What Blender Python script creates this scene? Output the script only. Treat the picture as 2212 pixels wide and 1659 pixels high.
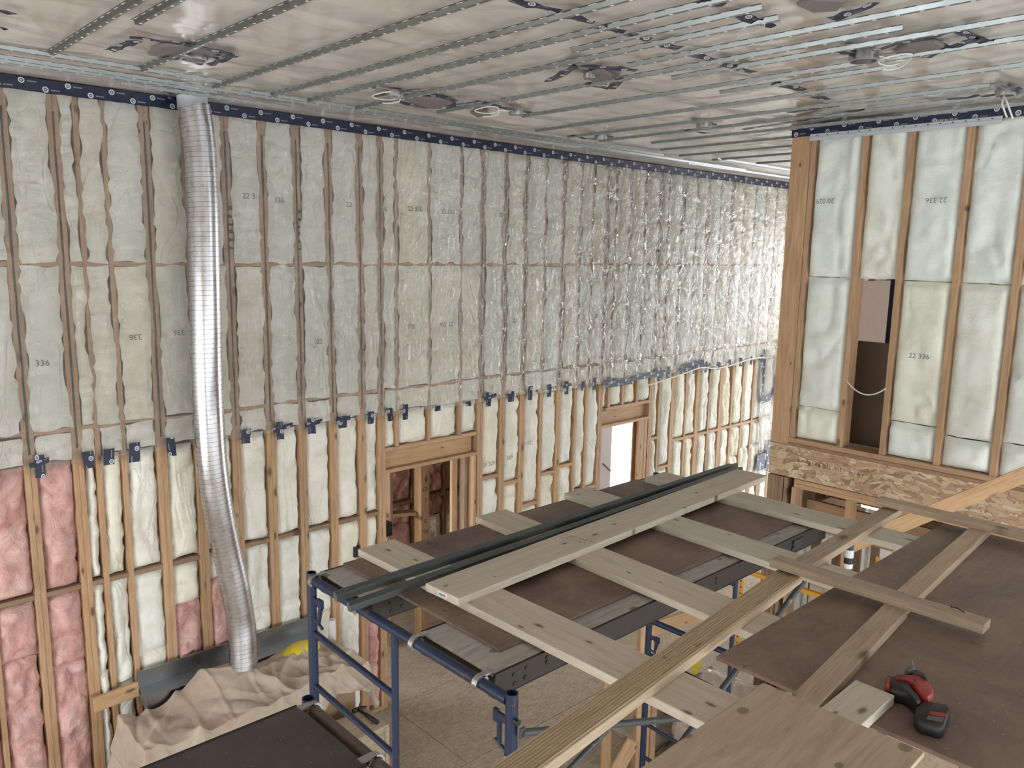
import bpy, math, random
import numpy as np
from mathutils import Vector, Matrix, noise as mnoise

for o in list(bpy.data.objects): bpy.data.objects.remove(o, do_unlink=True)
C = bpy.context.scene.collection
SC = bpy.context.scene
random.seed(7)

# ------------------------------------------------------------------ camera
CAMZ = 4.65
FPX = 1733.26
YAW, PITCH, ROLL = math.radians(46.886), math.radians(9.4556), math.radians(-1.008)
_f = Vector((math.cos(PITCH)*math.cos(YAW), math.cos(PITCH)*math.sin(YAW), -math.sin(PITCH)))
_r = Vector((math.sin(YAW), -math.cos(YAW), 0.0))
_d = _f.cross(_r)
RT = _r*math.cos(ROLL) + _d*math.sin(ROLL)
DN = -_r*math.sin(ROLL) + _d*math.cos(ROLL)
cam_data = bpy.data.cameras.new('camera')
cam_data.sensor_width = 36.0
cam_data.lens = FPX/2212.0*36.0
cam_data.clip_start = 0.02
cam = bpy.data.objects.new('camera', cam_data)
C.objects.link(cam)
m = Matrix.Identity(4)
for i in range(3):
    m[i][0] = RT[i]; m[i][1] = -DN[i]; m[i][2] = -_f[i]
m[2][3] = CAMZ
cam.matrix_world = m
SC.camera = cam

# ------------------------------------------------------------------ light
world = bpy.data.worlds.new('overcast_sky'); SC.world = world
world.use_nodes = True
bg = world.node_tree.nodes['Background']
bg.inputs['Color'].default_value = (0.94, 0.97, 1.0, 1)
bg.inputs['Strength'].default_value = 5.2
SC.view_settings.view_transform = 'Standard'
SC.view_settings.look = 'None'
SC.view_settings.gamma = 1.0
SC.view_settings.use_curve_mapping = False
SC.view_settings.exposure = 0.10

# ------------------------------------------------------------------ helpers
def ray(px, py):
    return _f + RT*((px-1106.0)/FPX) + DN*((py-829.5)/FPX)
def atz(px, py, z):
    d = ray(px, py); t = (z-CAMZ)/d.z
    return Vector((d.x*t, d.y*t, z))
def aty(px, py, y):
    d = ray(px, py); t = y/d.y
    return Vector((d.x*t, y, CAMZ+d.z*t))
def atx(px, py, x):
    d = ray(px, py); t = x/d.x
    return Vector((x, d.y*t, CAMZ+d.z*t))

def wmat(o):
    M = o.matrix_basis.copy()
    if o.parent: M = wmat(o.parent) @ o.matrix_parent_inverse @ M
    return M
def adopt(o, parent):
    if parent is not None:
        o.parent = parent
        o.matrix_parent_inverse = wmat(parent).inverted()
    return o
def props(o, label=None, cat=None, group=None, kind=None):
    if label: o['label'] = label
    if cat: o['category'] = cat
    if group: o['group'] = group
    if kind: o['kind'] = kind
    return o
def empty(name, loc=(0, 0, 0), label=None, cat=None, group=None, kind=None, parent=None):
    o = bpy.data.objects.new(name, None); o.empty_display_size = 0.1
    o.location = loc; C.objects.link(o); adopt(o, parent)
    return props(o, label, cat, group, kind)
def link(name, me, mat=None, parent=None, loc=None, M=None, **k):
    o = bpy.data.objects.new(name, me)
    if mat is not None and not me.materials: me.materials.append(mat)
    if M is not None: o.matrix_basis = M
    elif loc is not None: o.location = loc
    C.objects.link(o); adopt(o, parent)
    return props(o, **k)

class MB:
    def __init__(s): s.v = []; s.f = []; s.mi = []; s.cur = 0
    def add(s, vs, fs):
        n = len(s.v); s.v += [tuple(v) for v in vs]
        s.f += [tuple(i+n for i in f) for f in fs]; s.mi += [s.cur]*len(fs)
    def box(s, x0, x1, y0, y1, z0, z1):
        s.add([(x, y, z) for x in (x0, x1) for y in (y0, y1) for z in (z0, z1)],
              [(0, 1, 3, 2), (4, 6, 7, 5), (0, 4, 5, 1), (2, 3, 7, 6), (0, 2, 6, 4), (1, 5, 7, 3)])
    def cbox(s, x0, x1, y0, y1, z0, z1, c):
        # chamfered box
        import itertools
        vs = []; idx = {}
        X = (x0, x1); Y = (y0, y1); Z = (z0, z1)
        for a in (0, 1):
            for b in (0, 1):
                for d in (0, 1):
                    sx = 1 if a == 0 else -1; sy = 1 if b == 0 else -1; sz = 1 if d == 0 else -1
                    idx[(a, b, d, 0)] = len(vs); vs.append((X[a], Y[b]+sy*c, Z[d]+sz*c))
                    idx[(a, b, d, 1)] = len(vs); vs.append((X[a]+sx*c, Y[b], Z[d]+sz*c))
                    idx[(a, b, d, 2)] = len(vs); vs.append((X[a]+sx*c, Y[b]+sy*c, Z[d]))
        g = lambda a, b, d, k: idx[(a, b, d, k)]
        fs = []
        fs.append((g(0,0,0,0), g(0,0,1,0), g(0,1,1,0), g(0,1,0,0)))
        fs.append((g(1,0,0,0), g(1,1,0,0), g(1,1,1,0), g(1,0,1,0)))
        fs.append((g(0,0,0,1), g(1,0,0,1), g(1,0,1,1), g(0,0,1,1)))
        fs.append((g(0,1,0,1), g(0,1,1,1), g(1,1,1,1), g(1,1,0,1)))
        fs.append((g(0,0,0,2), g(0,1,0,2), g(1,1,0,2), g(1,0,0,2)))
        fs.append((g(0,0,1,2), g(1,0,1,2), g(1,1,1,2), g(0,1,1,2)))
        for d in (0, 1):
            for b in (0, 1):
                q = (g(0,b,d,1), g(1,b,d,1), g(1,b,d,2), g(0,b,d,2)); fs.append(q)
            for a in (0, 1):
                q = (g(a,0,d,0), g(a,1,d,0), g(a,1,d,2), g(a,0,d,2)); fs.append(q)
        for a in (0, 1):
            for b in (0, 1):
                fs.append((g(a,b,0,0), g(a,b,1,0), g(a,b,1,1), g(a,b,0,1)))
        for a in (0, 1):
            for b in (0, 1):
                for d in (0, 1):
                    fs.append((g(a,b,d,0), g(a,b,d,1), g(a,b,d,2)))
        s.add(vs, fs)
    def tube(s, pts, r, n=12, cap=True, hollow=0):
        pts = [Vector(p) for p in pts]; rs = r if isinstance(r, (list, tuple)) else [r]*len(pts)
        vs = []; t0 = (pts[1]-pts[0]).normalized()
        a = t0.orthogonal().normalized()
        for i, p in enumerate(pts):
            t = (pts[min(i+1, len(pts)-1)]-pts[max(i-1, 0)]).normalized()
            a = (a - t*a.dot(t)).normalized(); b = t.cross(a)
            for k in range(n):
                th = 2*math.pi*k/n
                vs.append(p + (a*math.cos(th)+b*math.sin(th))*rs[i])
        fs = []
        for i in range(len(pts)-1):
            for k in range(n):
                fs.append((i*n+k, i*n+(k+1) % n, (i+1)*n+(k+1) % n, (i+1)*n+k))
        if cap:
            fs.append(tuple(range(n-1, -1, -1))); fs.append(tuple((len(pts)-1)*n+k for k in range(n)))
        s.add(vs, fs)
    def lathe(s, prof, n=24, center=(0, 0, 0)):
        vs = []; fs = []
        for (r, z) in prof:
            for k in range(n):
                th = 2*math.pi*k/n
                vs.append((center[0]+r*math.cos(th), center[1]+r*math.sin(th), center[2]+z))
        for i in range(len(prof)-1):
            for k in range(n):
                fs.append((i*n+k, i*n+(k+1) % n, (i+1)*n+(k+1) % n, (i+1)*n+k))
        s.add(vs, fs)
    def prism(s, poly, z0, z1, inset=0.0, bev=0.0):
        # poly: list of (x,y), counter-clockwise seen from above
        n = len(poly); c = Vector((sum(p[0] for p in poly)/n, sum(p[1] for p in poly)/n))
        def ring(z, ins):
            out = []
            for p in poly:
                d = Vector((p[0], p[1]))-c; L = d.length or 1
                q = c + d*max(0.05, (L-ins)/L); out.append((q.x, q.y, z))
            return out
        rings = [ring(z0, inset), ring(z0+bev, 0), ring(z1-bev, 0), ring(z1, inset)] if bev else [ring(z0, 0), ring(z1, 0)]
        vs = [v for r_ in rings for v in r_]; fs = []
        for i in range(len(rings)-1):
            for k in range(n): fs.append((i*n+k, i*n+(k+1) % n, (i+1)*n+(k+1) % n, (i+1)*n+k))
        fs.append(tuple(range(n-1, -1, -1))); fs.append(tuple((len(rings)-1)*n+k for k in range(n)))
        s.add(vs, fs)
    def mesh(s, name, smooth=False):
        me = bpy.data.meshes.new(name); me.from_pydata(s.v, [], s.f)
        if any(s.mi):
            me.polygons.foreach_set('material_index', s.mi)
        if smooth: me.polygons.foreach_set('use_smooth', [True]*len(me.polygons))
        me.update(); return me
    def build(s, name, mat, parent=None, loc=None, M=None, smooth=False, **k):
        return link(name, s.mesh(name, smooth), mat, parent, loc, M, **k)

def smooth_by_angle(me, deg=40):
    # smooth faces, keep hard edges
    me.polygons.foreach_set('use_smooth', [True]*len(me.polygons))
    try: me.set_sharp_from_angle(angle=math.radians(deg))
    except Exception: pass

def gridmesh(name, P, smooth=True, uv=None):
    """P: (nv, nu, 3) array"""
    nv, nu = P.shape[:2]
    me = bpy.data.meshes.new(name)
    idx = np.arange(nv*nu).reshape(nv, nu)
    f = np.stack([idx[:-1, :-1], idx[:-1, 1:], idx[1:, 1:], idx[1:, :-1]], -1).reshape(-1, 4)
    me.vertices.add(nv*nu); me.vertices.foreach_set('co', P.reshape(-1).astype(np.float32))
    me.loops.add(f.size); me.loops.foreach_set('vertex_index', f.reshape(-1).astype(np.int32))
    me.polygons.add(len(f)); me.polygons.foreach_set('loop_start', (np.arange(len(f))*4).astype(np.int32))
    try: me.polygons.foreach_set('loop_total', np.full(len(f), 4, np.int32))
    except Exception: pass
    me.update(calc_edges=True)
    if smooth: me.polygons.foreach_set('use_smooth', [True]*len(f))
    if uv is not None:
        l = me.uv_layers.new(name='UVMap'); l.data.foreach_set('uv', uv.reshape(-1, 2)[f.reshape(-1)].reshape(-1).astype(np.float32))
    return me

def vnoise(x, y, seed=0):
    """smooth value noise on numpy arrays, about -1..1"""
    xi = np.floor(x).astype(np.int64); yi = np.floor(y).astype(np.int64)
    fx = x-xi; fy = y-yi
    fx = fx*fx*fx*(fx*(fx*6-15)+10); fy = fy*fy*fy*(fy*(fy*6-15)+10)
    def h(a, b):
        n = (a*374761393 + b*668265263 + seed*974634521) & 0xffffffff
        n = ((n ^ (n >> 13))*1274126177) & 0xffffffff
        return ((n ^ (n >> 16)) & 0xffff)/32767.5-1
    return (h(xi, yi)*(1-fx)+h(xi+1, yi)*fx)*(1-fy)+(h(xi, yi+1)*(1-fx)+h(xi+1, yi+1)*fx)*fy
def fbm(x, y, seed=0, o=4):
    r = 0; a = 1.0; t = 0
    for i in range(o):
        r = r+a*vnoise(x*2**i+17.3*i, y*2**i-9.1*i, seed+i); t += a; a *= 0.5
    return r/t

# board with its length along local X (grain follows), centred on the axis a-b
_box_cache = {}
def boardmesh(L, w, t, c=0.0025):
    k = (round(L, 4), round(w, 4), round(t, 4), c)
    if k not in _box_cache:
        b = MB()
        if c: b.cbox(0, L, -w/2, w/2, -t/2, t/2, c)
        else: b.box(0, L, -w/2, w/2, -t/2, t/2)
        _box_cache[k] = b.mesh('board')
    return _box_cache[k]
def board(name, a, b, w, t, mat, parent=None, side=(0, 1, 0), c=0.0025, **k):
    """side: direction of the width w"""
    a = Vector(a); b = Vector(b); x = (b-a); L = x.length; x.normalize()
    s = Vector(side)
    if abs(s.normalized().dot(x)) > 0.99: s = Vector((1, 0, 0))
    s = (s - x*s.dot(x)).normalized(); z = x.cross(s)
    M = Matrix((( x.x, s.x, z.x, a.x), (x.y, s.y, z.y, a.y), (x.z, s.z, z.z, a.z), (0, 0, 0, 1)))
    me = boardmesh(L, w, t, c)
    if me.materials and me.materials[0] is not mat:
        me = me.copy(); me.materials.clear()
    return link(name, me, mat, parent, M=M, **k)

_txt = {}
def textmesh(s, size, res=2):
    k = (s, size)
    if k not in _txt:
        cu = bpy.data.curves.new('txt', 'FONT'); cu.body = s; cu.size = size; cu.resolution_u = res
        cu.align_x = 'CENTER'; cu.align_y = 'CENTER'
        o = bpy.data.objects.new('txt', cu); C.objects.link(o)
        dg = bpy.context.evaluated_depsgraph_get()
        _txt[k] = bpy.data.meshes.new_from_object(o.evaluated_get(dg))
        bpy.data.objects.remove(o)
    return _txt[k]
def text(name, s, size, pos, right, up, mat, parent):
    r = Vector(right).normalized(); u = Vector(up); u = (u-r*u.dot(r)).normalized(); n = r.cross(u); p = Vector(pos)
    M = Matrix(((r.x, u.x, n.x, p.x), (r.y, u.y, n.y, p.y), (r.z, u.z, n.z, p.z), (0, 0, 0, 1)))
    me = textmesh(s, size)
    if me.materials and me.materials[0] is not mat: me = me.copy(); me.materials.clear()
    return link(name, me, mat, parent, M=M)

# ------------------------------------------------------------------ materials
class NT:
    def __init__(s, name):
        s.m = bpy.data.materials.new(name); s.m.use_nodes = True
        s.t = s.m.node_tree; s.t.nodes.clear()
        s.out = s.n('ShaderNodeOutputMaterial')
    def n(s, typ, ins=None, **at):
        nd = s.t.nodes.new(typ)
        for k, v in at.items(): setattr(nd, k, v)
        if ins:
            for k, v in ins.items():
                sock = nd.inputs[k]
                if hasattr(v, 'is_output') or isinstance(v, bpy.types.NodeSocket): s.t.links.new(v, sock)
                else: sock.default_value = v
        return nd
    def surf(s, sh): s.t.links.new(sh, s.out.inputs['Surface']); return s.m
    def coord(s, kind='Object', scale=(1, 1, 1), rot=(0, 0, 0), rnd=True, amount=23.0):
        tc = s.n('ShaderNodeTexCoord').outputs[kind]
        if rnd:
            oi = s.n('ShaderNodeObjectInfo').outputs['Random']
            mul = s.n('ShaderNodeMath', {0: oi, 1: amount}, operation='MULTIPLY').outputs[0]
            tc = s.n('ShaderNodeVectorMath', {0: tc, 1: mul}, operation='ADD').outputs[0]
        return s.n('ShaderNodeMapping', {'Vector': tc, 'Scale': scale, 'Rotation': rot}).outputs[0]
    def noise(s, v, scale=5, detail=4, rough=0.55, dist=0.0, out='Fac'):
        return s.n('ShaderNodeTexNoise', {'Vector': v, 'Scale': scale, 'Detail': detail, 'Roughness': rough, 'Distortion': dist}).outputs[out]
    def vor(s, v, scale=5, out='Distance', feature='F1', rnd=1.0, dim='3D'):
        nd = s.n('ShaderNodeTexVoronoi', None, feature=feature, voronoi_dimensions=dim)
        s.t.links.new(v, nd.inputs['Vector']); nd.inputs['Scale'].default_value = scale; nd.inputs['Randomness'].default_value = rnd
        return nd.outputs[out]
    def ramp(s, fac, stops, interp='LINEAR'):
        r = s.n('ShaderNodeValToRGB', {'Fac': fac}); cr = r.color_ramp; cr.interpolation = interp
        while len(cr.elements) < len(stops): cr.elements.new(0.5)
        for e, (p, c) in zip(cr.elements, stops):
            e.position = p; e.color = (*c, 1) if len(c) == 3 else c
        return r.outputs['Color']
    def mix(s, fac, a, b, mode='MIX'):
        return s.n('ShaderNodeMix', {0: fac, 6: a, 7: b}, data_type='RGBA', blend_type=mode).outputs[2]
    def math(s, op, a, b=0.0, clamp=False):
        return s.n('ShaderNodeMath', {0: a, 1: b}, operation=op, use_clamp=clamp).outputs[0]
    def bump(s, h, strength=0.3, dist=0.01, normal=None):
        d = {'Height': h, 'Strength': strength, 'Distance': dist}
        if normal is not None: d['Normal'] = normal
        return s.n('ShaderNodeBump', d).outputs[0]
    def bsdf(s, col, rough=0.6, metal=0.0, normal=None, **ex):
        d = {'Base Color': col if not isinstance(col, tuple) else (*col, 1) if len(col) == 3 else col, 'Roughness': rough, 'Metallic': metal}
        if normal is not None: d['Normal'] = normal
        d.update(ex)
        return s.n('ShaderNodeBsdfPrincipled', d).outputs[0]

def S(r, g, b):
    """sRGB 0-255 to linear"""
    f = lambda c: (c/255)/12.92 if c/255 <= 0.04045 else (((c/255)+0.055)/1.055)**2.4
    return (f(r), f(g), f(b))

def wood(name, light, mid, dark, knot=0.10, rough=0.62, grain=1.0, knotcol=None, knotscale=1.0):
    n = NT(name)
    v = n.coord('Object', (0.9, 11, 11))
    g = n.noise(v, 2.2, 6, 0.6, 1.6)
    col = n.ramp(g, [(0.28, dark), (0.5, mid), (0.72, light)])
    v2 = n.coord('Object', (2.5, 90, 90))
    fine = n.noise(v2, 1.5, 3, 0.6)
    col = n.mix(0.35*grain, col, n.ramp(fine, [(0.3, dark), (0.65, light)]), 'MIX')
    oi = n.n('ShaderNodeObjectInfo').outputs['Random']
    tint = n.ramp(oi, [(0, (0.86, 0.86, 0.88)), (0.5, (1, 1, 1)), (1, (1.05, 1.01, 0.97))])
    col = n.mix(1.0, col, tint, 'MULTIPLY')
    kv = n.coord('Object', (2.4*knotscale, 5.6*knotscale, 0.0))
    kd = n.vor(kv, 1.0, dim='2D'); kcell = n.n('ShaderNodeSeparateColor', {0: n.vor(kv, 1.0, 'Color', dim='2D')})
    kd = n.math('ADD', n.math('DIVIDE', kd, n.math('ADD', kcell.outputs[1], 0.45)), n.math('MULTIPLY', n.math('GREATER_THAN', kcell.outputs[0], 0.5), 9.0))
    kc = knotcol or tuple(c*0.35 for c in dark)
    kf = n.ramp(kd, [(0.0, (1, 1, 1)), (knot*0.75, (0.75, 0.75, 0.75)), (knot, (0.25, 0.25, 0.25)), (knot*1.6, (0, 0, 0))])
    col = n.mix(kf, col, (*kc, 1))
    h = n.math('ADD', g, n.math('MULTIPLY', fine, 0.5))
    return n.surf(n.bsdf(col, rough, normal=n.bump(h, 0.25, 0.002)))

M = {}
M['stud'] = wood('spruce_stud', S(200, 168, 134), S(182, 148, 113), S(154, 120, 88), 0.075)
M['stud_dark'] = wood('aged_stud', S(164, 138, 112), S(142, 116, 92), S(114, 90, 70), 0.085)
M['pine'] = wood('fresh_pine', S(206, 199, 186), S(196, 188, 173), S(176, 166, 149), 0.075, knotcol=S(100, 78, 58), grain=0.6, knotscale=1.5)
M['twobyfour'] = wood('dusty_lumber', S(188, 172, 150), S(172, 154, 131), S(144, 126, 105), 0.08)
M['rough'] = wood('rough_sawn', S(200, 183, 158), S(184, 165, 139), S(156, 137, 112), 0.06, grain=1.0)
M['header'] = wood('header_lumber', S(200, 168, 130), S(184, 150, 112), S(156, 122, 86), 0.075)

def m_batt(name, base, var, fine=1.0, crease=0.7):
    n = NT(name)
    v = n.coord('Object', (1, 1, 1))
    big = n.noise(v, 5, 4, 0.6)
    col = n.ramp(big, [(0.25, var), (0.62, base)])
    oi = n.n('ShaderNodeObjectInfo').outputs['Random']
    col = n.mix(1.0, col, n.ramp(oi, [(0, (0.96, 0.985, 1.0)), (0.45, (1, 1, 1)), (1, (1.0, 0.98, 0.89))]), 'MULTIPLY')
    f1 = n.noise(n.coord('Object', (1, 1, 1.6)), 26, 6, 0.65, 0.6)
    f2 = n.noise(v, 9, 4, 0.6, 1.2)
    cr = n.math('ABSOLUTE', n.math('SUBTRACT', n.noise(n.coord('Object', (1.6, 1.6, 0.7)), 1.7, 2, 0.5, 1.4), 0.5))
    cr = n.ramp(cr, [(0.0, (0, 0, 0)), (0.05, (1, 1, 1))])
    h = n.math('ADD', n.math('ADD', n.math('MULTIPLY', f1, 0.5), f2), n.math('MULTIPLY', cr, crease))
    return n.surf(n.bsdf(col, 0.95, normal=n.bump(h, 0.5*fine, 0.025), **{'Specular IOR Level': 0.1}))
M['batt'] = m_batt('white_glass_wool', S(240, 238, 230), S(218, 217, 202))
M['batt_smooth'] = m_batt('smooth_white_glass_wool', S(234, 239, 234), S(218, 222, 212), 0.55, 0.12)
M['pink'] = None
def m_pink():
    n = NT('pink_glass_wool')
    v = n.coord('Object', (1, 1, 0.8))
    a = n.noise(v, 6, 6, 0.65, 1.5)
    col = n.ramp(a, [(0.25, S(190, 134, 128)), (0.48, S(218, 172, 164)), (0.66, S(230, 196, 188)), (0.8, S(238, 220, 211))])
    h = n.math('ADD', n.noise(v, 14, 6, 0.7, 1.0), n.math('MULTIPLY', a, 1.4))
    return n.surf(n.bsdf(col, 0.95, normal=n.bump(h, 0.8, 0.03), **{'Specular IOR Level': 0.1}))
M['pink'] = m_pink()

def flat(name, col, rough=0.6, metal=0.0, **ex):
    n = NT(name)
    v = n.coord('Object')
    a = n.noise(v, 14, 4)
    c = n.mix(n.math('MULTIPLY', a, 0.35), (*col, 1), (*[x*0.7 for x in col], 1))
    return n.surf(n.bsdf(c, rough, metal, **ex))

def m_osb(name, tones, dusty=0.0, sc=1.0, bump=0.3):
    n = NT(name)
    base = n.coord('Object', (1, 1, 1), rnd=False)
    warp = n.noise(base, 3*sc, 2, out='Color')
    off = n.n('ShaderNodeVectorMath', {0: warp, 1: (0.5, 0.5, 0.5)}, operation='SUBTRACT').outputs[0]
    off = n.n('ShaderNodeVectorMath', {0: off, 3: 0.16/sc}, operation='SCALE').outputs[0]
    base = n.n('ShaderNodeVectorMath', {0: base, 1: off}, operation='ADD').outputs[0]
    cols = []; dist = []
    for i, (rx, st) in enumerate(((0.25, (11, 62, 62)), (-0.5, (12, 55, 55)), (1.1, (13, 50, 50)))):
        rot = (rx, rx*0.5, rx)
        mp = n.n('ShaderNodeMapping', {'Vector': base, 'Rotation': rot, 'Scale': tuple(q*sc for q in st), 'Location': (i*3.1, i*1.7, i)}).outputs[0]
        cols.append(n.vor(mp, 1.0, 'Color')); dist.append(n.vor(mp, 1.0, 'Distance', 'DISTANCE_TO_EDGE'))
    sel = n.noise(base, 14*sc, 2)
    sep = lambda c: n.n('ShaderNodeSeparateColor', {0: c}).outputs[0]
    s1 = n.math('GREATER_THAN', sel, 0.5); s2 = n.math('GREATER_THAN', n.noise(base, 19*sc, 1), 0.56)
    r = n.mix(s1, cols[0], cols[1]); r = n.mix(s2, r, cols[2])
    d = n.n('ShaderNodeMix', {0: s1, 2: dist[0], 3: dist[1]}, data_type='FLOAT').outputs[0]
    v = sep(r)
    k = len(tones)
    col = n.ramp(v, [((i+0.5)/k, t) for i, t in enumerate(tones)])
    edge = n.ramp(d, [(0.0, (0.55, 0.5, 0.45)), (0.06, (1, 1, 1))])
    col = n.mix(0.8, col, edge, 'MULTIPLY')
    if dusty:
        du = n.noise(base, 2.2, 5, 0.6)
        col = n.mix(n.math('MULTIPLY', n.ramp(du, [(0.3, (0, 0, 0)), (0.7, (1, 1, 1))]), dusty), col, (*S(178, 166, 148), 1))
    return n.surf(n.bsdf(col, 0.7, normal=n.bump(v, bump, 0.002)))
M['osb'] = m_osb('oriented_strand_board', [S(152, 126, 100), S(182, 156, 128), S(204, 180, 150), S(194, 162, 130), S(172, 142, 112), S(214, 196, 170)], sc=0.55)
M['subfloor'] = m_osb('dusty_subfloor', [S(142, 126, 108), S(160, 146, 126), S(170, 156, 136), S(152, 136, 115), S(176, 163, 144)], dusty=0.6, bump=0.15)

def m_formply():
    n = NT('brown_form_plywood')
    v = n.coord('Object')
    a = n.noise(v, 2.0, 6, 0.65, 0.6)
    col = n.ramp(a, [(0.3, S(92, 74, 66)), (0.5, S(118, 98, 88)), (0.7, S(138, 118, 106))])
    sv = n.coord('Object', (1.5, 14, 1), (0, 0, 0.3))
    scr = n.noise(sv, 3, 5, 0.7)
    col = n.mix(n.ramp(scr, [(0.58, (0, 0, 0)), (0.75, (0.5, 0.5, 0.5))]), col, (*S(136, 118, 102), 1))
    dv = n.vor(v, 30); col = n.mix(n.ramp(dv, [(0.0, (1, 1, 1)), (0.045, (1, 1, 1)), (0.06, (0, 0, 0))]), col, (*S(214, 206, 196), 1))
    dark = n.noise(v, 9, 3, 0.6)
    col = n.mix(n.ramp(dark, [(0.66, (0, 0, 0)), (0.74, (0.6, 0.6, 0.6))]), col, (*S(52, 40, 36), 1))
    return n.surf(n.bsdf(col, n.ramp(scr, [(0.3, (0.42, 0.42, 0.42)), (0.7, (0.62, 0.62, 0.62))]), normal=n.bump(scr, 0.12, 0.002)))
M['formply'] = m_formply()

def m_ply(name, light, mid, dark):
    n = NT(name)
    v = n.coord('Object', (1.2, 7, 7))
    g = n.noise(v, 1.6, 6, 0.6, 2.2)
    col = n.ramp(g, [(0.3, dark), (0.5, mid), (0.7, light)])
    f = n.noise(n.coord('Object', (4, 60, 60)), 1.5, 3)
    col = n.mix(0.25, col, n.ramp(f, [(0.3, dark), (0.7, light)]))
    kv_ = n.coord('Object', (3.6, 4.8, 0.0)); kd = n.vor(kv_, 1.0, dim='2D'); kc_ = n.n('ShaderNodeSeparateColor', {0: n.vor(kv_, 1.0, 'Color', dim='2D')})
    kd = n.math('ADD', n.math('DIVIDE', kd, n.math('ADD', kc_.outputs[1], 0.4)), n.math('MULTIPLY', n.math('GREATER_THAN', kc_.outputs[0], 0.65), 9.0))
    col = n.mix(n.ramp(kd, [(0, (1, 1, 1)), (0.07, (0.8, 0.8, 0.8)), (0.085, (0, 0, 0))]), col, (*tuple(c*0.6 for c in dark), 1))
    return n.surf(n.bsdf(col, 0.6, normal=n.bump(g, 0.1, 0.002)))
M['ply'] = m_ply('spruce_plywood', S(190, 175, 153), S(175, 159, 136), S(153, 137, 115))
M['deckgrey'] = m_ply('weathered_deck_plywood', S(186, 180, 174), S(166, 160, 154), S(140, 134, 128))

def m_deckdark():
    n = NT('dark_phenolic_deck')
    v = n.coord('Object')
    a = n.noise(v, 3, 5)
    col = n.ramp(a, [(0.3, S(58, 54, 52)), (0.7, S(82, 78, 76))])
    d = n.vor(v, 42); col = n.mix(n.ramp(d, [(0.0, (1, 1, 1)), (0.05, (0.8, 0.8, 0.8)), (0.08, (0, 0, 0))]), col, (*S(196, 190, 184), 1))
    d2 = n.vor(v, 11); col = n.mix(n.ramp(d2, [(0.0, (1, 1, 1)), (0.03, (0.9, 0.9, 0.9)), (0.045, (0, 0, 0))]), col, (*S(216, 212, 206), 1))
    w = n.n('ShaderNodeTexWave', {'Vector': v, 'Scale': 60.0}, wave_type='BANDS').outputs[1]
    return n.surf(n.bsdf(col, 0.55, normal=n.bump(w, 0.12, 0.002)))
M['deckdark'] = m_deckdark()

def m_paint(name, col, rust, amount=0.62):
    n = NT(name)
    v = n.coord('Object')
    a = n.noise(v, 16, 6, 0.65, 0.3)
    c = n.mix(n.ramp(a, [(amount, (0, 0, 0)), (amount+0.04, (1, 1, 1))]), (*col, 1), (*rust, 1))
    b = n.noise(v, 55, 3)
    c = n.mix(n.ramp(b, [(0.70, (0, 0, 0)), (0.74, (0.7, 0.7, 0.7))]), c, (*S(150, 160, 175), 1))
    return n.surf(n.bsdf(c, 0.42, 0.0, normal=n.bump(a, 0.15, 0.003)))
M['blue'] = m_paint('blue_scaffold_paint', S(27, 42, 70), S(80, 58, 48), 0.60)
M['rusty'] = m_paint('rusted_pipe', S(84, 72, 64), S(44, 58, 84), 0.66)
M['braceg'] = m_paint('grey_brace_tube', S(66, 70, 74), S(120, 116, 110), 0.62)
M['galv'] = None
def m_metal(name, c, rough=0.38, streak=True, var=0.12):
    n = NT(name)
    v = n.coord('Object', (1, 1, 1))
    a = n.noise(v, 8, 5, 0.6)
    col = n.mix(a, (*[x*(1-var*2) for x in c], 1), (*c, 1))
    return n.surf(n.bsdf(col, n.ramp(a, [(0.3, (rough-0.06,)*3), (0.7, (rough+0.08,)*3)]), 1.0))
M['galv'] = m_metal('galvanised_steel', S(150, 156, 156), 0.36)
M['track'] = m_metal('dark_steel_track', S(128, 137, 139), 0.42)
M['alu'] = m_metal('aluminium', S(206, 206, 206), 0.34)
M['alu_shaded'] = m_metal('shaded_aluminium_rail', S(84, 80, 77), 0.55)  # shade on the plank rails put into a darker aluminium colour
M['foil'] = m_metal('aluminium_foil_duct', S(198, 198, 202), 0.27, var=0.02)
M['sheet'] = m_metal('sheet_metal', S(164, 166, 168), 0.33, var=0.03)
M['seam'] = m_metal('dark_seam', S(120, 116, 116), 0.5)
M['collar'] = flat('pale_grey_collar', S(196, 202, 208), 0.4)
M['black'] = flat('black_plastic', S(30, 31, 33), 0.5)
M['bead'] = flat('black_sealant', S(38, 34, 32), 0.6)
M['red'] = flat('red_plastic', S(150, 36, 32), 0.45)
M['greyp'] = flat('grey_rubber', S(88, 90, 92), 0.6)
M['yellow'] = flat('yellow_plastic', S(214, 190, 38), 0.5)
M['orange'] = flat('yellow_steel', S(206, 152, 48), 0.5)
M['cable'] = flat('white_cable', S(224, 222, 214), 0.45)
M['ink'] = flat('grey_ink', S(116, 120, 120), 0.8)
M['inkdark'] = flat('black_ink', S(52, 44, 38), 0.8)
M['drywall'] = flat('pinkish_drywall', S(226, 204, 192), 0.9)
M['brownpanel'] = flat('brown_paper_board', S(106, 88, 76), 0.85)
M['cardboard'] = flat('cardboard', S(166, 138, 108), 0.85)
M['wrap'] = flat('blue_house_wrap', S(196, 212, 244), 0.6)
M['white'] = flat('white_plastic', S(226, 226, 226), 0.5)
M['sheath'] = flat('wall_sheathing', S(150, 122, 92), 0.85)
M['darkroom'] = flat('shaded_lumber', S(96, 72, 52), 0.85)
M['navy'] = flat('navy_plastic', S(28, 40, 78), 0.4)

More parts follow.
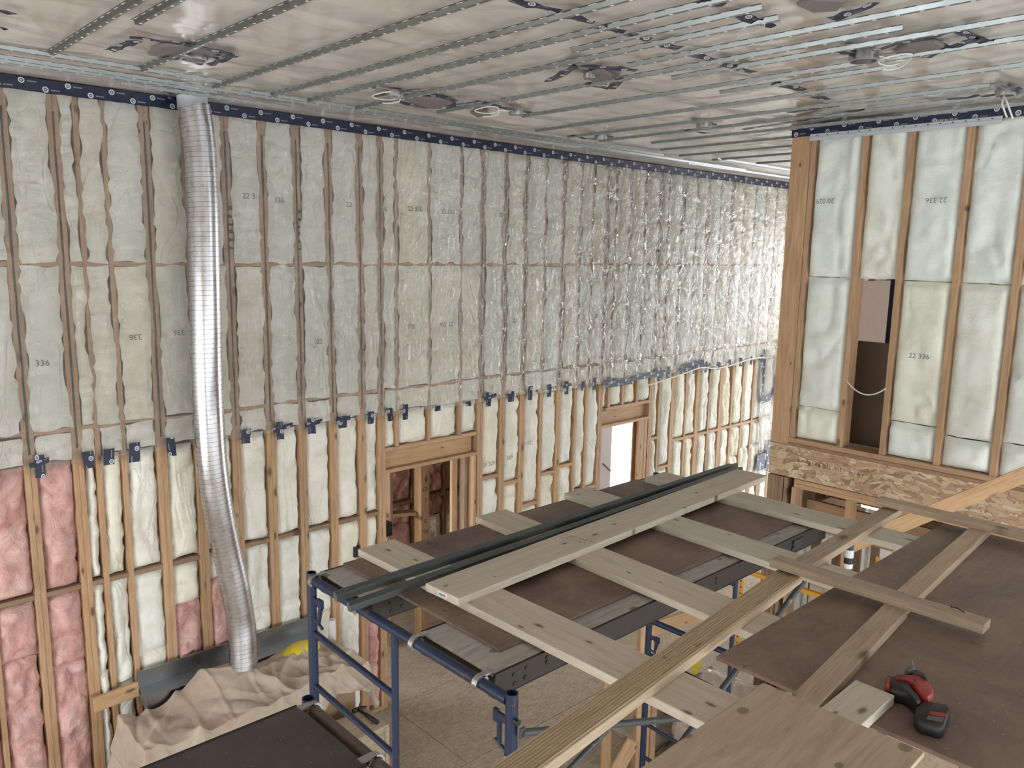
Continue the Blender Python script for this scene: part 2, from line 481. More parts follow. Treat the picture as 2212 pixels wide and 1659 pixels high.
def m_tape():
    n = NT('navy_sheathing_tape')
    uv = n.n('ShaderNodeUVMap').outputs[0]
    sx = n.n('ShaderNodeSeparateXYZ', {0: uv})
    u, v = sx.outputs[0], sx.outputs[1]
    def discs(off, cy):
        uu = n.math('SUBTRACT', n.math('FRACT', n.math('ADD', n.math('DIVIDE', u, 0.28), off)), 0.5)
        du = n.math('MULTIPLY', uu, 0.28); dv = n.math('SUBTRACT', v, cy)
        r = n.math('SQRT', n.math('ADD', n.math('MULTIPLY', du, du), n.math('MULTIPLY', dv, dv)))
        ring = n.ramp(n.math('MULTIPLY', r, 20), [(0.0, (0.85,)*3), (0.10, (0.85,)*3), (0.11, (0.05,)*3), (0.20, (0.05,)*3), (0.22, (1,)*3), (0.36, (1,)*3), (0.38, (0,)*3)], 'CONSTANT')
        bar = n.math('MULTIPLY', n.math('LESS_THAN', n.math('ABSOLUTE', n.math('SUBTRACT', du, 0.06)), 0.028), n.math('LESS_THAN', n.math('ABSOLUTE', dv), 0.004))
        return ring, n.math('MULTIPLY', bar, 0.35)
    a, ba = discs(0.0, 0.024); b, bb = discs(0.5, 0.066)
    f = n.math('ADD', n.math('ADD', a, b, True), n.math('ADD', ba, bb), True)
    w = n.noise(n.coord('Object', (1, 1, 1), rnd=False), 9, 3)
    col = n.mix(f, (*S(22, 29, 58), 1), (*S(196, 202, 210), 1))
    return n.surf(n.bsdf(col, 0.45, normal=n.bump(w, 0.35, 0.02)))
M['tape'] = m_tape()

def m_film():
    n = NT('clear_vapour_barrier')
    v = n.coord('Object', (1, 1, 1), rnd=False)
    w1 = n.noise(n.coord('Object', (1.3, 1, 2.6), (0, 0.5, 0), rnd=False), 7, 4, 0.55, 1.6)
    w2 = n.noise(n.coord('Object', (3.0, 1, 1.0), (0, -0.6, 0), rnd=False), 6, 3, 0.5, 1.2)
    h = n.math('ADD', w1, n.math('MULTIPLY', w2, 0.8))
    nm = n.bump(h, 0.6, 0.055)
    fr = n.n('ShaderNodeFresnel', {'IOR': 1.45, 'Normal': nm}).outputs[0]
    fac = n.math('MULTIPLY', fr, 1.3, True)
    tr = n.n('ShaderNodeBsdfTransparent', {'Color': (0.995, 0.995, 0.995, 1)}).outputs[0]
    gl = n.n('ShaderNodeBsdfGlossy', {'Color': (1, 1, 1, 1), 'Roughness': 0.08, 'Normal': nm}).outputs[0]
    df = n.n('ShaderNodeBsdfDiffuse', {'Color': (0.9, 0.9, 0.9, 1)}).outputs[0]
    a = n.n('ShaderNodeMixShader', {0: 0.07, 1: tr, 2: df}).outputs[0]
    return n.surf(n.n('ShaderNodeMixShader', {0: fac, 1: a, 2: gl}).outputs[0])
M['film'] = m_film()

def m_ceil():
    n = NT('poly_covered_ceiling')
    v = n.coord('Object', rnd=False)
    a = n.noise(n.coord('Object', (0.9, 1.2, 1), rnd=False), 1.3, 4, 0.55, 0.4)
    col = n.ramp(a, [(0.3, S(182, 172, 163)), (0.5, S(196, 188, 180)), (0.7, S(208, 202, 195))])
    st = n.noise(n.coord('Object', (1.2, 1.2, 1), (0, 0, 0.5), rnd=False), 2.2, 3, 0.5, 2.5)
    col = n.mix(n.ramp(st, [(0.55, (0, 0, 0)), (0.6, (0.22, 0.22, 0.22)), (0.66, (0, 0, 0))]), col, (*S(170, 134, 110), 1))
    w = n.noise(n.coord('Object', (1.0, 1.7, 1), (0, 0, 0.5), rnd=False), 1.1, 2, 0.45, 0.6)
    nm = n.bump(w, 0.35, 0.10)
    return n.surf(n.bsdf(col, 0.62, normal=nm, **{'Coat Weight': 0.9, 'Coat Roughness': 0.14, 'Coat IOR': 1.6, 'Coat Normal': nm}))
M['ceil'] = m_ceil()

def m_cloth():
    n = NT('canvas_drop_cloth')
    v = n.coord('Object', rnd=False)
    a = n.noise(v, 4, 5)
    col = n.ramp(a, [(0.3, S(166, 151, 134)), (0.7, S(188, 174, 157))])
    w = n.noise(v, 7, 3, 0.5, 0.8); t = n.noise(v, 220, 2)
    return n.surf(n.bsdf(col, 0.9, normal=n.bump(n.math('ADD', w, n.math('MULTIPLY', t, 0.04)), 0.35, 0.03)))
M['cloth'] = m_cloth()

def m_wrapfilm():
    n = NT('plastic_wrapped_goods')
    v = n.coord('Object')
    a = n.noise(v, 3, 4, 0.6, 1.0)
    col = n.ramp(a, [(0.3, S(150, 134, 122)), (0.7, S(186, 172, 158))])
    w = n.noise(n.coord('Object', (1, 1, 2.4), (0.3, 0.3, 0)), 6, 4, 0.6, 1.6)
    nm = n.bump(w, 0.5, 0.03)
    return n.surf(n.bsdf(col, 0.5, normal=nm, **{'Coat Weight': 1.0, 'Coat Roughness': 0.1, 'Coat Normal': nm}))
M['wrapped'] = m_wrapfilm()

def m_tube():
    n = NT('lit_fluorescent_tube')
    return n.surf(n.n('ShaderNodeEmission', {'Color': (0.93, 0.94, 1.0, 1), 'Strength': 6.0}).outputs[0])
M['tube'] = m_tube()

# ================================================================== the setting
YW = 6.36            # inner face of the long insulated wall
XR = 6.65            # face of the upper wall on the right
ZC = 5.74            # ceiling
XA, XB = -3.0, 13.0  # ends of the building shell

# ---- floor: strand-board panels laid with open seams
floor = empty('floor', (0, 0, 0), kind='structure')
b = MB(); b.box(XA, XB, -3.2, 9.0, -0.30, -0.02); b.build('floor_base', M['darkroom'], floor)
px_ = MB(); px_.box(0.003, 2.437, 0.003, 1.216, -0.019, 0.0); panel_me = px_.mesh('panel')
for r in range(-2, 8):
    for c_ in range(8):
        x = XA + c_*2.44 - (1.22 if r % 2 else 0); y = YW - 0.02 - (r+1)*1.22
        if x > XB or y < -4: continue
        link('panel', panel_me, M['subfloor'], floor, loc=(x, y, 0))

# ---- ceiling: sagging clear poly over the joists
ceiling = empty('ceiling', (0, 0, ZC), kind='structure')
nu, nv = 620, 340
xs = np.linspace(XA, XB, nu); ys = np.linspace(-3.2, YW, nv)
X, Y = np.meshgrid(xs, ys)
warp = fbm(X*0.5, Y*0.6, 3)*0.9
sag = -0.012*np.abs(np.sin((Y+warp*0.35)*math.pi/0.61))**0.8
ridge = 1-np.abs(fbm(X*0.7+warp, Y*1.7+warp*2.0, 11, 2))
sag += -0.012*np.clip(ridge-0.72, 0, 1)*3.0
sag += 0.006*fbm(X*1.2+1.5*warp, Y*2.2, 21, 3)
sag += 0.003*fbm(X*3.5, Y*3.0+X*1, 31, 2)*np.clip((X-1)/4, 0.2, 1)
edge = np.clip((YW-Y)/0.25, 0, 1)
Z = ZC + np.minimum(sag, 0.004)*edge
me = gridmesh('poly_sheet', np.stack([X, Y, Z], -1)[::-1])
link('poly_sheet', me, M['ceil'], ceiling)
b = MB(); b.box(XA, XB, -3.2, YW+0.3, ZC+0.03, ZC+0.3); b.build('roof_deck', M['sheath'], ceiling)

# furring channels under the ceiling (hat-shaped steel with a row of holes)
def channelmesh(L):
    b = MB(); w = 0.030; h = 0.020
    prof = [(-w, 0.0), (-w, -0.0015), (-0.017, -0.0015), (-0.010, -h), (0.012, -h), (0.014, -h+0.0015), (-0.008, -h+0.0015), (-0.014, 0.0)]
    # single-leg resilient channel profile
    vs = []
    for yy in (0.0, L):
        vs += [(p[0], yy, p[1]) for p in prof]
    n = len(prof)
    fs = [(k, (k+1) % n, n+(k+1) % n, n+k) for k in range(n)]
    fs += [tuple(range(n-1, -1, -1)), tuple(range(n, 2*n))]
    b.add(vs, fs); return b.mesh('furring_channel')
def holes(L):
    b = MB(); k = int(L/0.10)
    for i in range(k):
        y = 0.05+i*0.10
        b.box(-0.024, -0.0185, y, y+0.045, -0.0022, -0.0012)
        b.box(-0.004, 0.006, y+0.02, y+0.035, -0.0212, -0.0198)
    return b.mesh('slot_row')
M['slot'] = flat('bright_slot', S(226, 230, 230), 0.4)
CH_Y = [  # x, y_start (near long wall), y_end
    (0.72, 5.20, -2.4), (1.33, 5.24, -2.4), (1.45, 4.22, 1.0), (1.83, 5.30, -2.4), (2.36, 5.50, -2.4), (2.77, 5.50, -2.4),
    (3.05, 5.45, -2.4), (3.26, 3.06, 1.95), (3.45, 5.48, 1.98), (3.73, 3.06, -2.4), (3.98, 5.14, 1.65), (4.17, 3.08, -2.4),
    (4.54, 4.78, -2.4), (4.74, 3.11, 1.98), (5.15, 5.25, -2.4), (5.62, 5.30, 1.78), (6.00, 5.24, -2.4), (6.42, 4.95, -2.4),
    (6.91, 5.2, 0.5), (7.45, 5.36, 0.5), (8.0, 5.3, 0.5), (8.6, 5.1, 0.5)]
for (x, ya, yb) in CH_Y:
    L = ya-yb
    o = link('furring_channel', channelmesh(L), M['galv'], ceiling, loc=(x, yb, ZC-0.036))
    link('slot_row', holes(L), M['slot'], o, loc=(x, yb, ZC-0.036), kind='stuff')
CH_X = [(-1.5, 2.32, 5.285), (-1.5, 4.75, 5.56), (-1.5, 2.45, 5.665), (1.88, 2.92, 5.85), (2.6, 7.3, 5.47), (4.7, 9.2, 5.62),
        (7.9, 12.4, 5.18), (8.1, 12.4, 5.70), (8.6, 12.4, 4.7)]
for (xa, xb, y) in CH_X:
    L = xb-xa
    R_ = Matrix.Translation((xb, y, ZC-0.036)) @ Matrix.Rotation(math.pi/2, 4, 'Z')
    o = link('furring_channel', channelmesh(L), M['galv'], ceiling, M=R_)
    link('slot_row', holes(L), M['slot'], o, M=R_, kind='stuff')

# ---- tape helper: a strip with metric UVs; pts run along the strip
def tape(name, a, bnd, width, side, parent, lift=(0, 0, 0), wav=0.003, seg=0.06, u0=None):
    a = Vector(a); e = Vector(bnd); L = (e-a).length; k = max(2, int(L/seg)+1); s = Vector(side).normalized()
    nrm = (e-a).normalized().cross(s); P = np.zeros((3, k, 3)); U = np.zeros((3, k, 2))
    u0 = random.random()*3 if u0 is None else u0
    for j in range(3):
        for i in range(k):
            t = i/(k-1); q = a.lerp(e, t)+s*(width*j/2)
            jag = (0.004*mnoise.noise((i*0.9+a.x*7, j*3.0, a.z)) if j != 1 else 0)
            q += s*jag + nrm*wav*mnoise.noise((i*0.7+a.x*3, j*1.3, a.z*5+a.y))
            if i in (0, k-1): q += (e-a).normalized()*0.008*mnoise.noise((j*5.0, i+a.x, a.y))
            P[j, i] = q; U[j, i] = (u0+t*L, width*j/2*0.09/max(width, 1e-4))
    return link(name, gridmesh(name, P, uv=U), M['tape'], parent)

# ------------------------------------------------------------------ the long wall
wl = empty('wall_left', (XA, YW, 0), kind='structure')
b = MB()
DX0, DX1, DZ1 = 4.29, 5.45, 2.475   # rough door opening
WX0, WX1, WZ0, WZ1 = 7.50, 8.31, 0.95, 2.475   # rough window opening
ya, yb = YW+0.14, YW+0.16
b.box(XA, DX0, ya, yb, 0, ZC+0.06); b.box(DX0, DX1, ya, yb, DZ1, ZC+0.06); b.box(DX1, WX0, ya, yb, 0, ZC+0.06)
b.box(WX0, WX1, ya, yb, 0, WZ0); b.box(WX0, WX1, ya, yb, WZ1, ZC+0.06); b.box(WX1, XB, ya, yb, 0, ZC+0.06)
b.build('sheathing', M['sheath'], wl)

ST = [(0.68, 'd'), (0.98, 's'), (1.28, 'd'), (1.59, 'd'), (1.73, 's'), (1.91, 's'), (2.19, 'd'), (2.49, 'd'), (2.80, 'd'), (3.11, 'd'), (3.41, 'd'), (3.72, 'd'),
      (4.03, 'd'), (4.25, 'd'), (4.43, 'c'), (4.82, 'c'), (5.22, 'c'), (5.50, 'd'), (5.82, 'd'), (6.12, 'd'), (6.42, 's'), (6.71, 'd'),
      (7.00, 's'), (7.20, 's'), (7.46, 'd'), (7.62, 'w'), (7.89, 'w'), (8.18, 'w'), (8.48, 'd'), (8.67, 's'), (8.97, 'd'), (9.28, 's'), (9.56, 'd'), (9.86, 's'),
      (10.16, 'd'), (10.46, 's'), (10.76, 's'), (11.06, 's'), (11.36, 's'), (11.66, 's'), (11.96, 's'), (12.3, 's')]
DEP = 0.14
def stud(xc, z0, z1):
    return board('stud', (xc, YW+DEP/2, z0), (xc, YW+DEP/2, z1), 0.038, DEP, M['stud'], wl, side=(1, 0, 0))
HW = {'d': 0.038, 's': 0.019, 'c': 0.019, 'w': 0.019}
ZB1, ZB2, ZF, ZL = 4.50, 3.305, 3.105, 2.095
for (x, k) in ST:
    if k == 'd': ss = [stud(x-0.0195, 0.04, ZC-0.04), stud(x+0.0195, 0.04, ZC-0.04)]
    elif k == 's': ss = [stud(x, 0.04, ZC-0.04)]
    elif k == 'c': ss = [stud(x, 2.72, ZC-0.04)]
    else: ss = [stud(x, 2.735, ZC-0.04)]
    if k == 'd' and x < 9.2:   # black sealant in the joint between the doubled studs
        pts = [(x+0.004*mnoise.noise((x*9, q*0.8, 1.0)), YW-0.003, 3.16+q*0.125) for q in range(20)]
        rr = [0.0055+0.006*abs(mnoise.noise((x*5, q*1.1, 7.0))) for q in range(20)]
        b = MB(); b.tube(pts, rr, 6); b.build('sealant_bead', M['bead'], ss[1])
        if abs(x-2.80) < 0.01 or abs(x-3.41) < 0.01:      # marker strokes
            for q in range(6):
                b = MB(); zz = 4.62+q*0.062; b.box(x+0.004, x+0.036, YW-0.0012, YW-0.0002, zz, zz+0.018+0.006*(q % 3)); b.build('marker_stroke', M['inkdark'], ss[1])
# plates
board('bottom_plate', (XA, YW+DEP/2, 0.02), (DX0, YW+DEP/2, 0.02), DEP, 0.038, M['stud'], wl)
board('bottom_plate', (DX1, YW+DEP/2, 0.02), (XB, YW+DEP/2, 0.02), DEP, 0.038, M['stud'], wl)
board('top_plate', (XA, YW+DEP/2, ZC-0.02), (XB, YW+DEP/2, ZC-0.02), DEP, 0.038, M['stud'], wl)

# insulation batts
def batt(parent, x0, x1, z0, z1, mat, mode='open', seed=0, axis='y', plane=YW, proud=None, rag=None, name='batt'):
    """a glass-wool batt between x0..x1 and z0..z1; axis y = long wall, x = right wall (x0,x1 are then y)"""
    w = x1-x0; h = z1-z0
    nu = max(7, int(w/0.026)); nv = max(8, int(h/0.035)); nv = min(nv, 46)
    u = np.linspace(0, 1, nu); v = np.linspace(0, 1, nv); U, V = np.meshgrid(u, v)
    XX = x0+U*w; ZZ = z0+V*h
    rag = rag if rag is not None else (0.024 if mode == 'film' else 0.020)
    s = seed*3.7
    left = rag*(0.55*vnoise(v*h*3+s, v*0+s, 5)+0.6*vnoise(v*h*17+s, v*0+s, 6)); right = rag*(0.55*vnoise(v*h*3-s, v*0+s+9, 7)+0.6*vnoise(v*h*17-s, v*0+s, 8))
    bot = rag*0.6*vnoise(u*w*12+s, u*0+s, 9); top = rag*0.6*vnoise(u*w*12-s, u*0+s, 10)
    XX = XX + (1-U)*left[:, None] + U*right[:, None]
    ZZ = ZZ + (1-V)*bot[None, :] + V*top[None, :]
    f1 = fbm(XX*3.2+s, ZZ*2.0-s, 13, 3); f2 = fbm(XX*11+s, ZZ*8, 17, 3)
    crease = np.exp(-np.abs(fbm(XX*2.6+s*2, ZZ*1.2, 23, 2))*26)
    eu = np.minimum(U, 1-U)*w; ev = np.minimum(V, 1-V)*h
    if mode == 'film':
        pr = 0.020 if proud is None else proud
        p = np.clip(eu/0.03, 0, 1)**0.5*np.clip(ev/0.03, 0, 1)**0.5
        D = 0.003+pr*p*(0.72+0.35*f1+0.30*f2) - 0.016*crease*p
        D = np.clip(D, 0.002, pr+0.006)
    else:
        pr = 0.004 if proud is None else proud
        p = np.clip(eu/0.045, 0, 1)**0.5*np.clip(ev/0.045, 0, 1)**0.5
        D = -0.055+(0.055+pr)*p + 0.030*f1*p + 0.018*f2*p - 0.034*crease*p
        if mode == 'pink': D += 0.028*f2*p + 0.02*fbm(XX*18, ZZ*16+s, 29, 3)*p
    if axis == 'y':
        P = np.stack([XX, plane-D, ZZ], -1); loc = Vector(((x0+x1)/2, plane, z0))
    else:
        P = np.stack([plane-D, XX, ZZ], -1)[:, ::-1]; loc = Vector((plane, (x0+x1)/2, z0))
    P = P-np.array(loc)
    return link(name, gridmesh(name, P), mat, parent, loc=loc)

BATTS = []
def add_batt(*a, **k):
    o = batt(*a, **k); BATTS.append((a[1], a[2], a[3], a[4], o)); return o
def blocking(x0, x1, z, mat=None, tilt=0.0):
    return board('blocking', (x0, YW+0.068, z), (x1, YW+0.068, z+tilt), 0.132, 0.038, mat or M['stud'], wl)
sd = 0
for i in range(len(ST)-1):
    xa, ka = ST[i]; xb, kb = ST[i+1]
    x0 = xa+HW[ka]; x1 = xb-HW[kb]
    if x1-x0 < 0.02: continue
    sd += 1
    rnd = random.Random(sd*13)
    blocking(x0, x1, ZB1); blocking(x0, x1, ZB2+rnd.uniform(-0.015, 0.015))
    ov = -0.001
    for (z0, z1) in ((ZB1+0.012, ZC-0.05), (ZB2+0.014, ZB1-0.014), (ZF-0.01, ZB2-0.014)):
        sd += 1
        add_batt(wl, x0-ov, x1+ov, z0, z1, M['batt'], 'film', sd)
    cx = (x0+x1)/2
    if DX0 < cx < DX1 or WX0-0.02 < cx < 8.46:
        sd += 1; add_batt(wl, x0+0.003, x1-0.003, 2.735, ZF-0.02, M['batt'], 'open', sd, proud=-0.01)
        continue
    pink_up = cx < 1.6
    zb = ZL + (0.0 if cx < 4.3 or cx > 9 else rnd.choice([-0.02, 0.10, -0.16, 0.02, -0.34]))
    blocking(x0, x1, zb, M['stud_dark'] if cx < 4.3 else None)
    sd += 1; add_batt(wl, x0+0.002, x1-0.002, zb+0.022, ZF-0.03, M['pink'] if pink_up else M['batt'], 'pink' if pink_up else 'open', sd)
    # below the blocking: an upper piece and a lower piece
    zsplit = rnd.uniform(1.15, 1.75)
    pk_hi = cx < 1.6 or (cx < 0.9); pk_lo = cx < 1.6 or (2.05 < cx < 2.75) or (3.95 < cx < 4.2)
    if pk_hi: zsplit = rnd.uniform(1.45, 1.7)
    if 2.19 < cx < 2.49: zsplit = 1.72
    if 2.49 < cx < 2.80: zsplit = 1.86
    sd += 1; add_batt(wl, x0+0.002, x1-0.002, zsplit, zb-0.024, M['pink'] if pk_hi else M['batt'], 'pink' if pk_hi else 'open', sd)
    sd += 1; add_batt(wl, x0+0.002, x1-0.002, 0.06, zsplit+0.01, M['pink'] if pk_lo else M['batt'], 'pink' if pk_lo else 'open', sd, proud=0.012)

# printed numbers on the batts
def printon(px, py, s, flip, dy, size=0.062):
    p = aty(px, py, YW-dy)
    par = wl
    for (x0, x1, z0, z1, o) in BATTS:
        if x0 <= p.x <= x1 and z0 <= p.z <= z1: par = o
    text('printed_number', s, size, p, (-1, 0, 0) if flip else (1, 0, 0), (0, 0, -1) if flip else (0, 0, 1), M['ink'], par)
for (px, py, s, fl) in ((538, 424, '22 3', 0), (603, 433, '336', 0), (754, 442, '22', 0), (897, 452, '22 336', 0), (968, 458, '22 336', 0), (1083, 465, '22', 0),
                        (833, 452, '6', 0), (92, 785, '336', 0), (293, 728, '336', 1), (387, 718, '336', 1), (690, 738, '22', 0), (889, 705, '336', 1), (965, 700, '22 336', 1), (1112, 693, '22', 0), (1290, 683, '22', 0)):
    printon(px, py, s, fl, 0.0285)
for (px, py, s, fl) in ((1056, 1003, '20 329', 0), (1101, 989, '329', 0), (1138, 957, '20 32', 1)):
    printon(px, py, s, fl, 0.03)

# clear vapour barrier over the upper part of the wall
nx, nz = 560, 140
gx = np.linspace(0.4, 12.6, nx); gz = np.linspace(ZF-0.035, ZC-0.02, nz)
X, Zz = np.meshgrid(gx, gz)
stx = np.array([s[0] for s in ST])
dst = np.min(np.abs(X[..., None]-stx), -1)
D = 0.042+0.012*np.clip(dst/0.10, 0, 1)
D += 0.006*fbm(X*3, Zz*2.2, 41, 3)
rs = random.Random(5)
for x in stx:
    if x < 4.6: continue
    amp = 0.005+0.014*min(1, (x-4.6)/2.5)
    z = ZF+rs.uniform(0.1, 0.3)
    while z < ZC:
        dx = X-x; dz = Zz-z; r = np.hypot(dx, dz)+1e-6; th = np.arctan2(dz, dx)
        k = rs.randint(5, 8); ph = rs.uniform(0, 6.28)
        near = r < 0.5
        D[near] += (amp*np.cos(k*th+ph)*np.exp(-r/0.13)*np.clip(r/0.03, 0, 1))[near]
        D[near] -= (0.008*np.exp(-(r/0.03)**2))[near]
        z += rs.uniform(0.28, 0.5)
D += 0.010*np.clip((X-5)/4, 0, 1)*(1-np.abs(fbm(X*2.0+Zz*2.5, Zz*2.0-X*1.0, 47, 3)))**5
D = np.clip(D, 0.0295, 0.10)
lowedge = np.exp(-(Zz-gz[0])/0.05)
Zz2 = Zz + lowedge*0.014*fbm(X*3.5, X*0+2, 53, 2)
P = np.stack([X, YW-D, Zz2], -1)
link('vapour_barrier', gridmesh('vapour_barrier', P), M['film'], wl, label='clear plastic vapour barrier stapled over the upper studs')
# a hanging strip of the same film at the far corner
gx = np.linspace(11.22, 12.5, 40); gz = np.linspace(1.2, ZF, 60); X, Zz = np.meshgrid(gx, gz)
D = 0.03+0.012*fbm(X*5, Zz*2, 61, 3)+0.006*fbm(X*14, Zz*5, 63, 2)
link('vapour_barrier', gridmesh('vapour_barrier', np.stack([X, YW-np.clip(D, 0.02, 0.08), Zz], -1)), M['film'], wl)

# navy tape: the long seam at the ceiling and patches along the lower edge
x = XA
while x < 12.6:
    L = 3.9
    tape('seam_tape', (x, YW-0.072, ZC-0.100), (min(x+L, 12.8), YW-0.072, ZC-0.100), 0.088, (0, 0.05, 1), wl, u0=x)
    x += L-0.05
for (x, k) in ST:
    if x > 11.1: continue
    rr = random.Random(int(x*100))
    if k in 'cw' and x > 4.6 and k == 'c':
        hgt, wd = 0.055, 0.07
    else: hgt, wd = rr.uniform(0.10, 0.17), rr.uniform(0.06, 0.085)
    zz = ZF-0.045-hgt*0.35; an = rr.uniform(-0.12, 0.12)
    if k == 'w': continue
    tape('tape_patch', (x+0.012-an*0.05, YW-0.074, zz), (x+0.012+an*0.05, YW-0.074, zz+hgt), wd, (1, -0.04, 0), wl, seg=0.03)
    bpy.context.scene.collection.objects  # (keeps order)
    if rr.random() < 0.55 and k == 'd':
        tape('tape_patch', (x-0.02, YW-0.076, zz+hgt*0.45), (x+rr.uniform(0.10, 0.17), YW-0.076, zz+hgt*0.62), 0.04, (0, -0.03, 1), wl, seg=0.03)
tape('tape_patch', (7.42, YW-0.075, ZF-0.10), (8.0, YW-0.075, ZF-0.10), 0.085, (0, 0, 1), wl)
tape('tape_patch', (7.97, YW-0.077, ZF-0.06), (8.62, YW-0.077, ZF-0.05), 0.075, (0, 0, 1), wl)
tape('tape_patch', (9.05, YW-0.077, ZF-0.05), (9.55, YW-0.077, ZF-0.02), 0.11, (0, 0, 1), wl)
tape('tape_patch', (11.19, YW-0.06, 2.42), (11.18, YW-0.06, 3.22), 0.075, (1, 0, 0), wl)
tape('tape_patch', (11.19, YW-0.062, 2.36), (12.2, YW-0.062, 2.46), 0.09, (0, 0, 1), wl)
tape('tape_patch', (11.62, YW-0.063, 2.40), (11.62, YW-0.063, 2.78), 0.10, (1, 0, 0), wl)
tape('tape_patch', (11.2, YW-0.06, 1.28), (12.2, YW-0.06, 1.30), 0.26, (0, 0, 1), wl)
tape('tape_patch', (11.48, YW-0.064, 1.22), (11.48, YW-0.064, 1.75), 0.09, (1, 0, 0), wl)

p = aty(775, 1192, YW-0.01)
sb_ = empty('switch_box', (p.x, YW, p.z), 'small black plastic box on the stud left of the door opening', 'electrical box')
b = MB(); b.cbox(p.x-0.05, p.x+0.02, YW-0.015, YW+0.06, p.z-0.05, p.z+0.055, 0.006); b.build('shell', M['black'], sb_)
b = MB(); b.cbox(p.x-0.043, p.x+0.013, YW-0.019, YW-0.015, p.z-0.04, p.z+0.045, 0.001); b.build('cavity', M['bead'], sb_)
# ---- rough door opening
d1 = empty('door_1', (DX0, YW, 0), kind='structure')
hy = YW+0.07
board('header', (4.29, YW+0.10, 2.605), (5.43, YW+0.10, 2.605), 0.184, 0.076, M['header'], d1, side=(0, 0, 1))
board('head_plate', (4.29, hy, 2.715), (5.45, hy, 2.715), 0.14, 0.038, M['stud'], d1)
board('head_plate', (4.29, hy, 2.495), (5.47, hy, 2.495), 0.14, 0.038, M['stud'], d1)
board('jamb_stud', (5.43, hy, 0.04), (5.43, hy, 2.475), 0.038, 0.14, M['stud'], d1, side=(1, 0, 0))
board('jamb_stud', (5.37, hy+0.05, 0.04), (5.37, hy+0.05, 2.475), 0.038, 0.09, M['stud_dark'], d1, side=(1, 0, 0))
board('jamb_stud', (5.30, hy+0.13, 0.04), (5.30, hy+0.13, 2.475), 0.075, 0.04, M['stud'], d1, side=(1, 0, 0))
# ---- rough window opening
w1 = empty('window_1', (WX0, YW, WZ0), kind='structure')
board('header', (7.50, YW+0.10, 2.605), (8.46, YW+0.10, 2.605), 0.184, 0.076, M['stud'], w1, side=(0, 0, 1))
board('head_plate', (7.49, hy, 2.715), (8.46, hy, 2.715), 0.14, 0.038, M['stud'], w1)
board('head_plate', (7.49, hy, 2.495), (8.46, hy, 2.495), 0.14, 0.038, M['stud'], w1)
board('jamb_stud', (8.40, hy, 0.04), (8.40, hy, 2.475), 0.14, 0.05, M['stud'], w1, side=(0, 1, 0))
board('jamb_stud', (8.33, YW+0.02, 0.04), (8.33, YW+0.02, 2.475), 0.17, 0.03, M['stud'], w1, side=(1, 0, 0))
board('sill_plate', (7.49, hy, WZ0-0.02), (8.46, hy, WZ0-0.02), 0.14, 0.038, M['stud'], w1)
# what stands outside the window
pc = empty('porch_column', (8.46, YW+0.82, 0), 'pale blue wrapped column standing outside the bright window', 'column')
b = MB(); b.cbox(8.26, 8.62, YW+0.75, YW+0.9, 0.0, 4.0, 0.01); b.build('shaft', M['wrap'], pc)
b = MB(); b.tube([(8.42, YW+0.74, 1.72), (8.60, YW+0.74, 1.58)], 0.008, 6); b.build('strap', M['black'], pc)
b = MB(); b.box(3.0, 12.0, 6.55, 12.0, -0.35, -0.02); b.build('ground', M['sheath'], None, kind='structure')

# ---- the small room behind the door opening
wb = empty('wall_back', (4.2, 8.6, 0), kind='structure')
b = MB(); b.box(3.4, 7.66, 8.75, 8.8, 0, 2.9); b.box(3.4, 7.66, YW+0.16, 8.8, 2.75, 2.85); b.box(7.62, 7.66, YW+0.16, 8.8, 0, 2.9); b.box(3.4, 3.45, YW+0.16, 8.8, 0, 1.0)  # unseen left side wall kept low to let sky light into the room
b.build('sheathing', M['sheath'], wb)
sx = [5.05, 5.45, 5.85, 6.24, 6.78, 7.18, 7.59]
for i, x in enumerate(sx):
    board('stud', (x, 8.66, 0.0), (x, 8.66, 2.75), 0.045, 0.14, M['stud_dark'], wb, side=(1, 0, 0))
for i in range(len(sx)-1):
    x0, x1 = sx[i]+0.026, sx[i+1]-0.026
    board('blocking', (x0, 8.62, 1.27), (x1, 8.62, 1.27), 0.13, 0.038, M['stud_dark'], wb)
    batt(wb, x0, x1, 1.29, 2.72, M['pink'], 'pink', 300+i, plane=8.60)
    batt(wb, x0, x1, 0.96, 1.25, M['pink'], 'pink', 320+i, plane=8.60)
    batt(wb, x0, x1, 0.05, 0.96, M['batt'] if x0 > 6.1 else M['pink'], 'open', 340+i, plane=8.60)
po = board('post', (5.42, 7.3, 0), (5.42, 7.3, 2.75), 0.12, 0.14, M['header'], wb, side=(1, 0, 0))
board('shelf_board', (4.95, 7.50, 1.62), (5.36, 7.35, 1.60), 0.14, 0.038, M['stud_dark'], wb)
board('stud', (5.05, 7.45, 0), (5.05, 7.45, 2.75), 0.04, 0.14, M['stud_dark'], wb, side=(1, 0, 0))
for q, ch in enumerate('(2) 3 / E W'.split()):
    text('carpenter_mark', ch, 0.07, (5.42, 7.225, 1.90-q*0.13), (1, 0, 0), (0, 0, 1), M['inkdark'], po)
eb = empty('outlet_box', (4.95, 7.4, 1.40), 'small black electrical box with loose wires beyond the door opening', 'electrical box')
b = MB(); b.cbox(4.93, 5.03, 7.33, 7.43, 1.40, 1.56, 0.006); b.build('box', M['black'], eb)
b = MB(); b.tube([(4.99, 7.34, 1.40), (5.01, 7.26, 1.25), (5.10, 7.2, 1.20), (5.18, 7.18, 1.32)], 0.006, 6); b.tube([(4.97, 7.34, 1.40), (4.93, 7.24, 1.2), (4.88, 7.2, 1.05)], 0.006, 6)
b.build('wire', M['black'], eb)

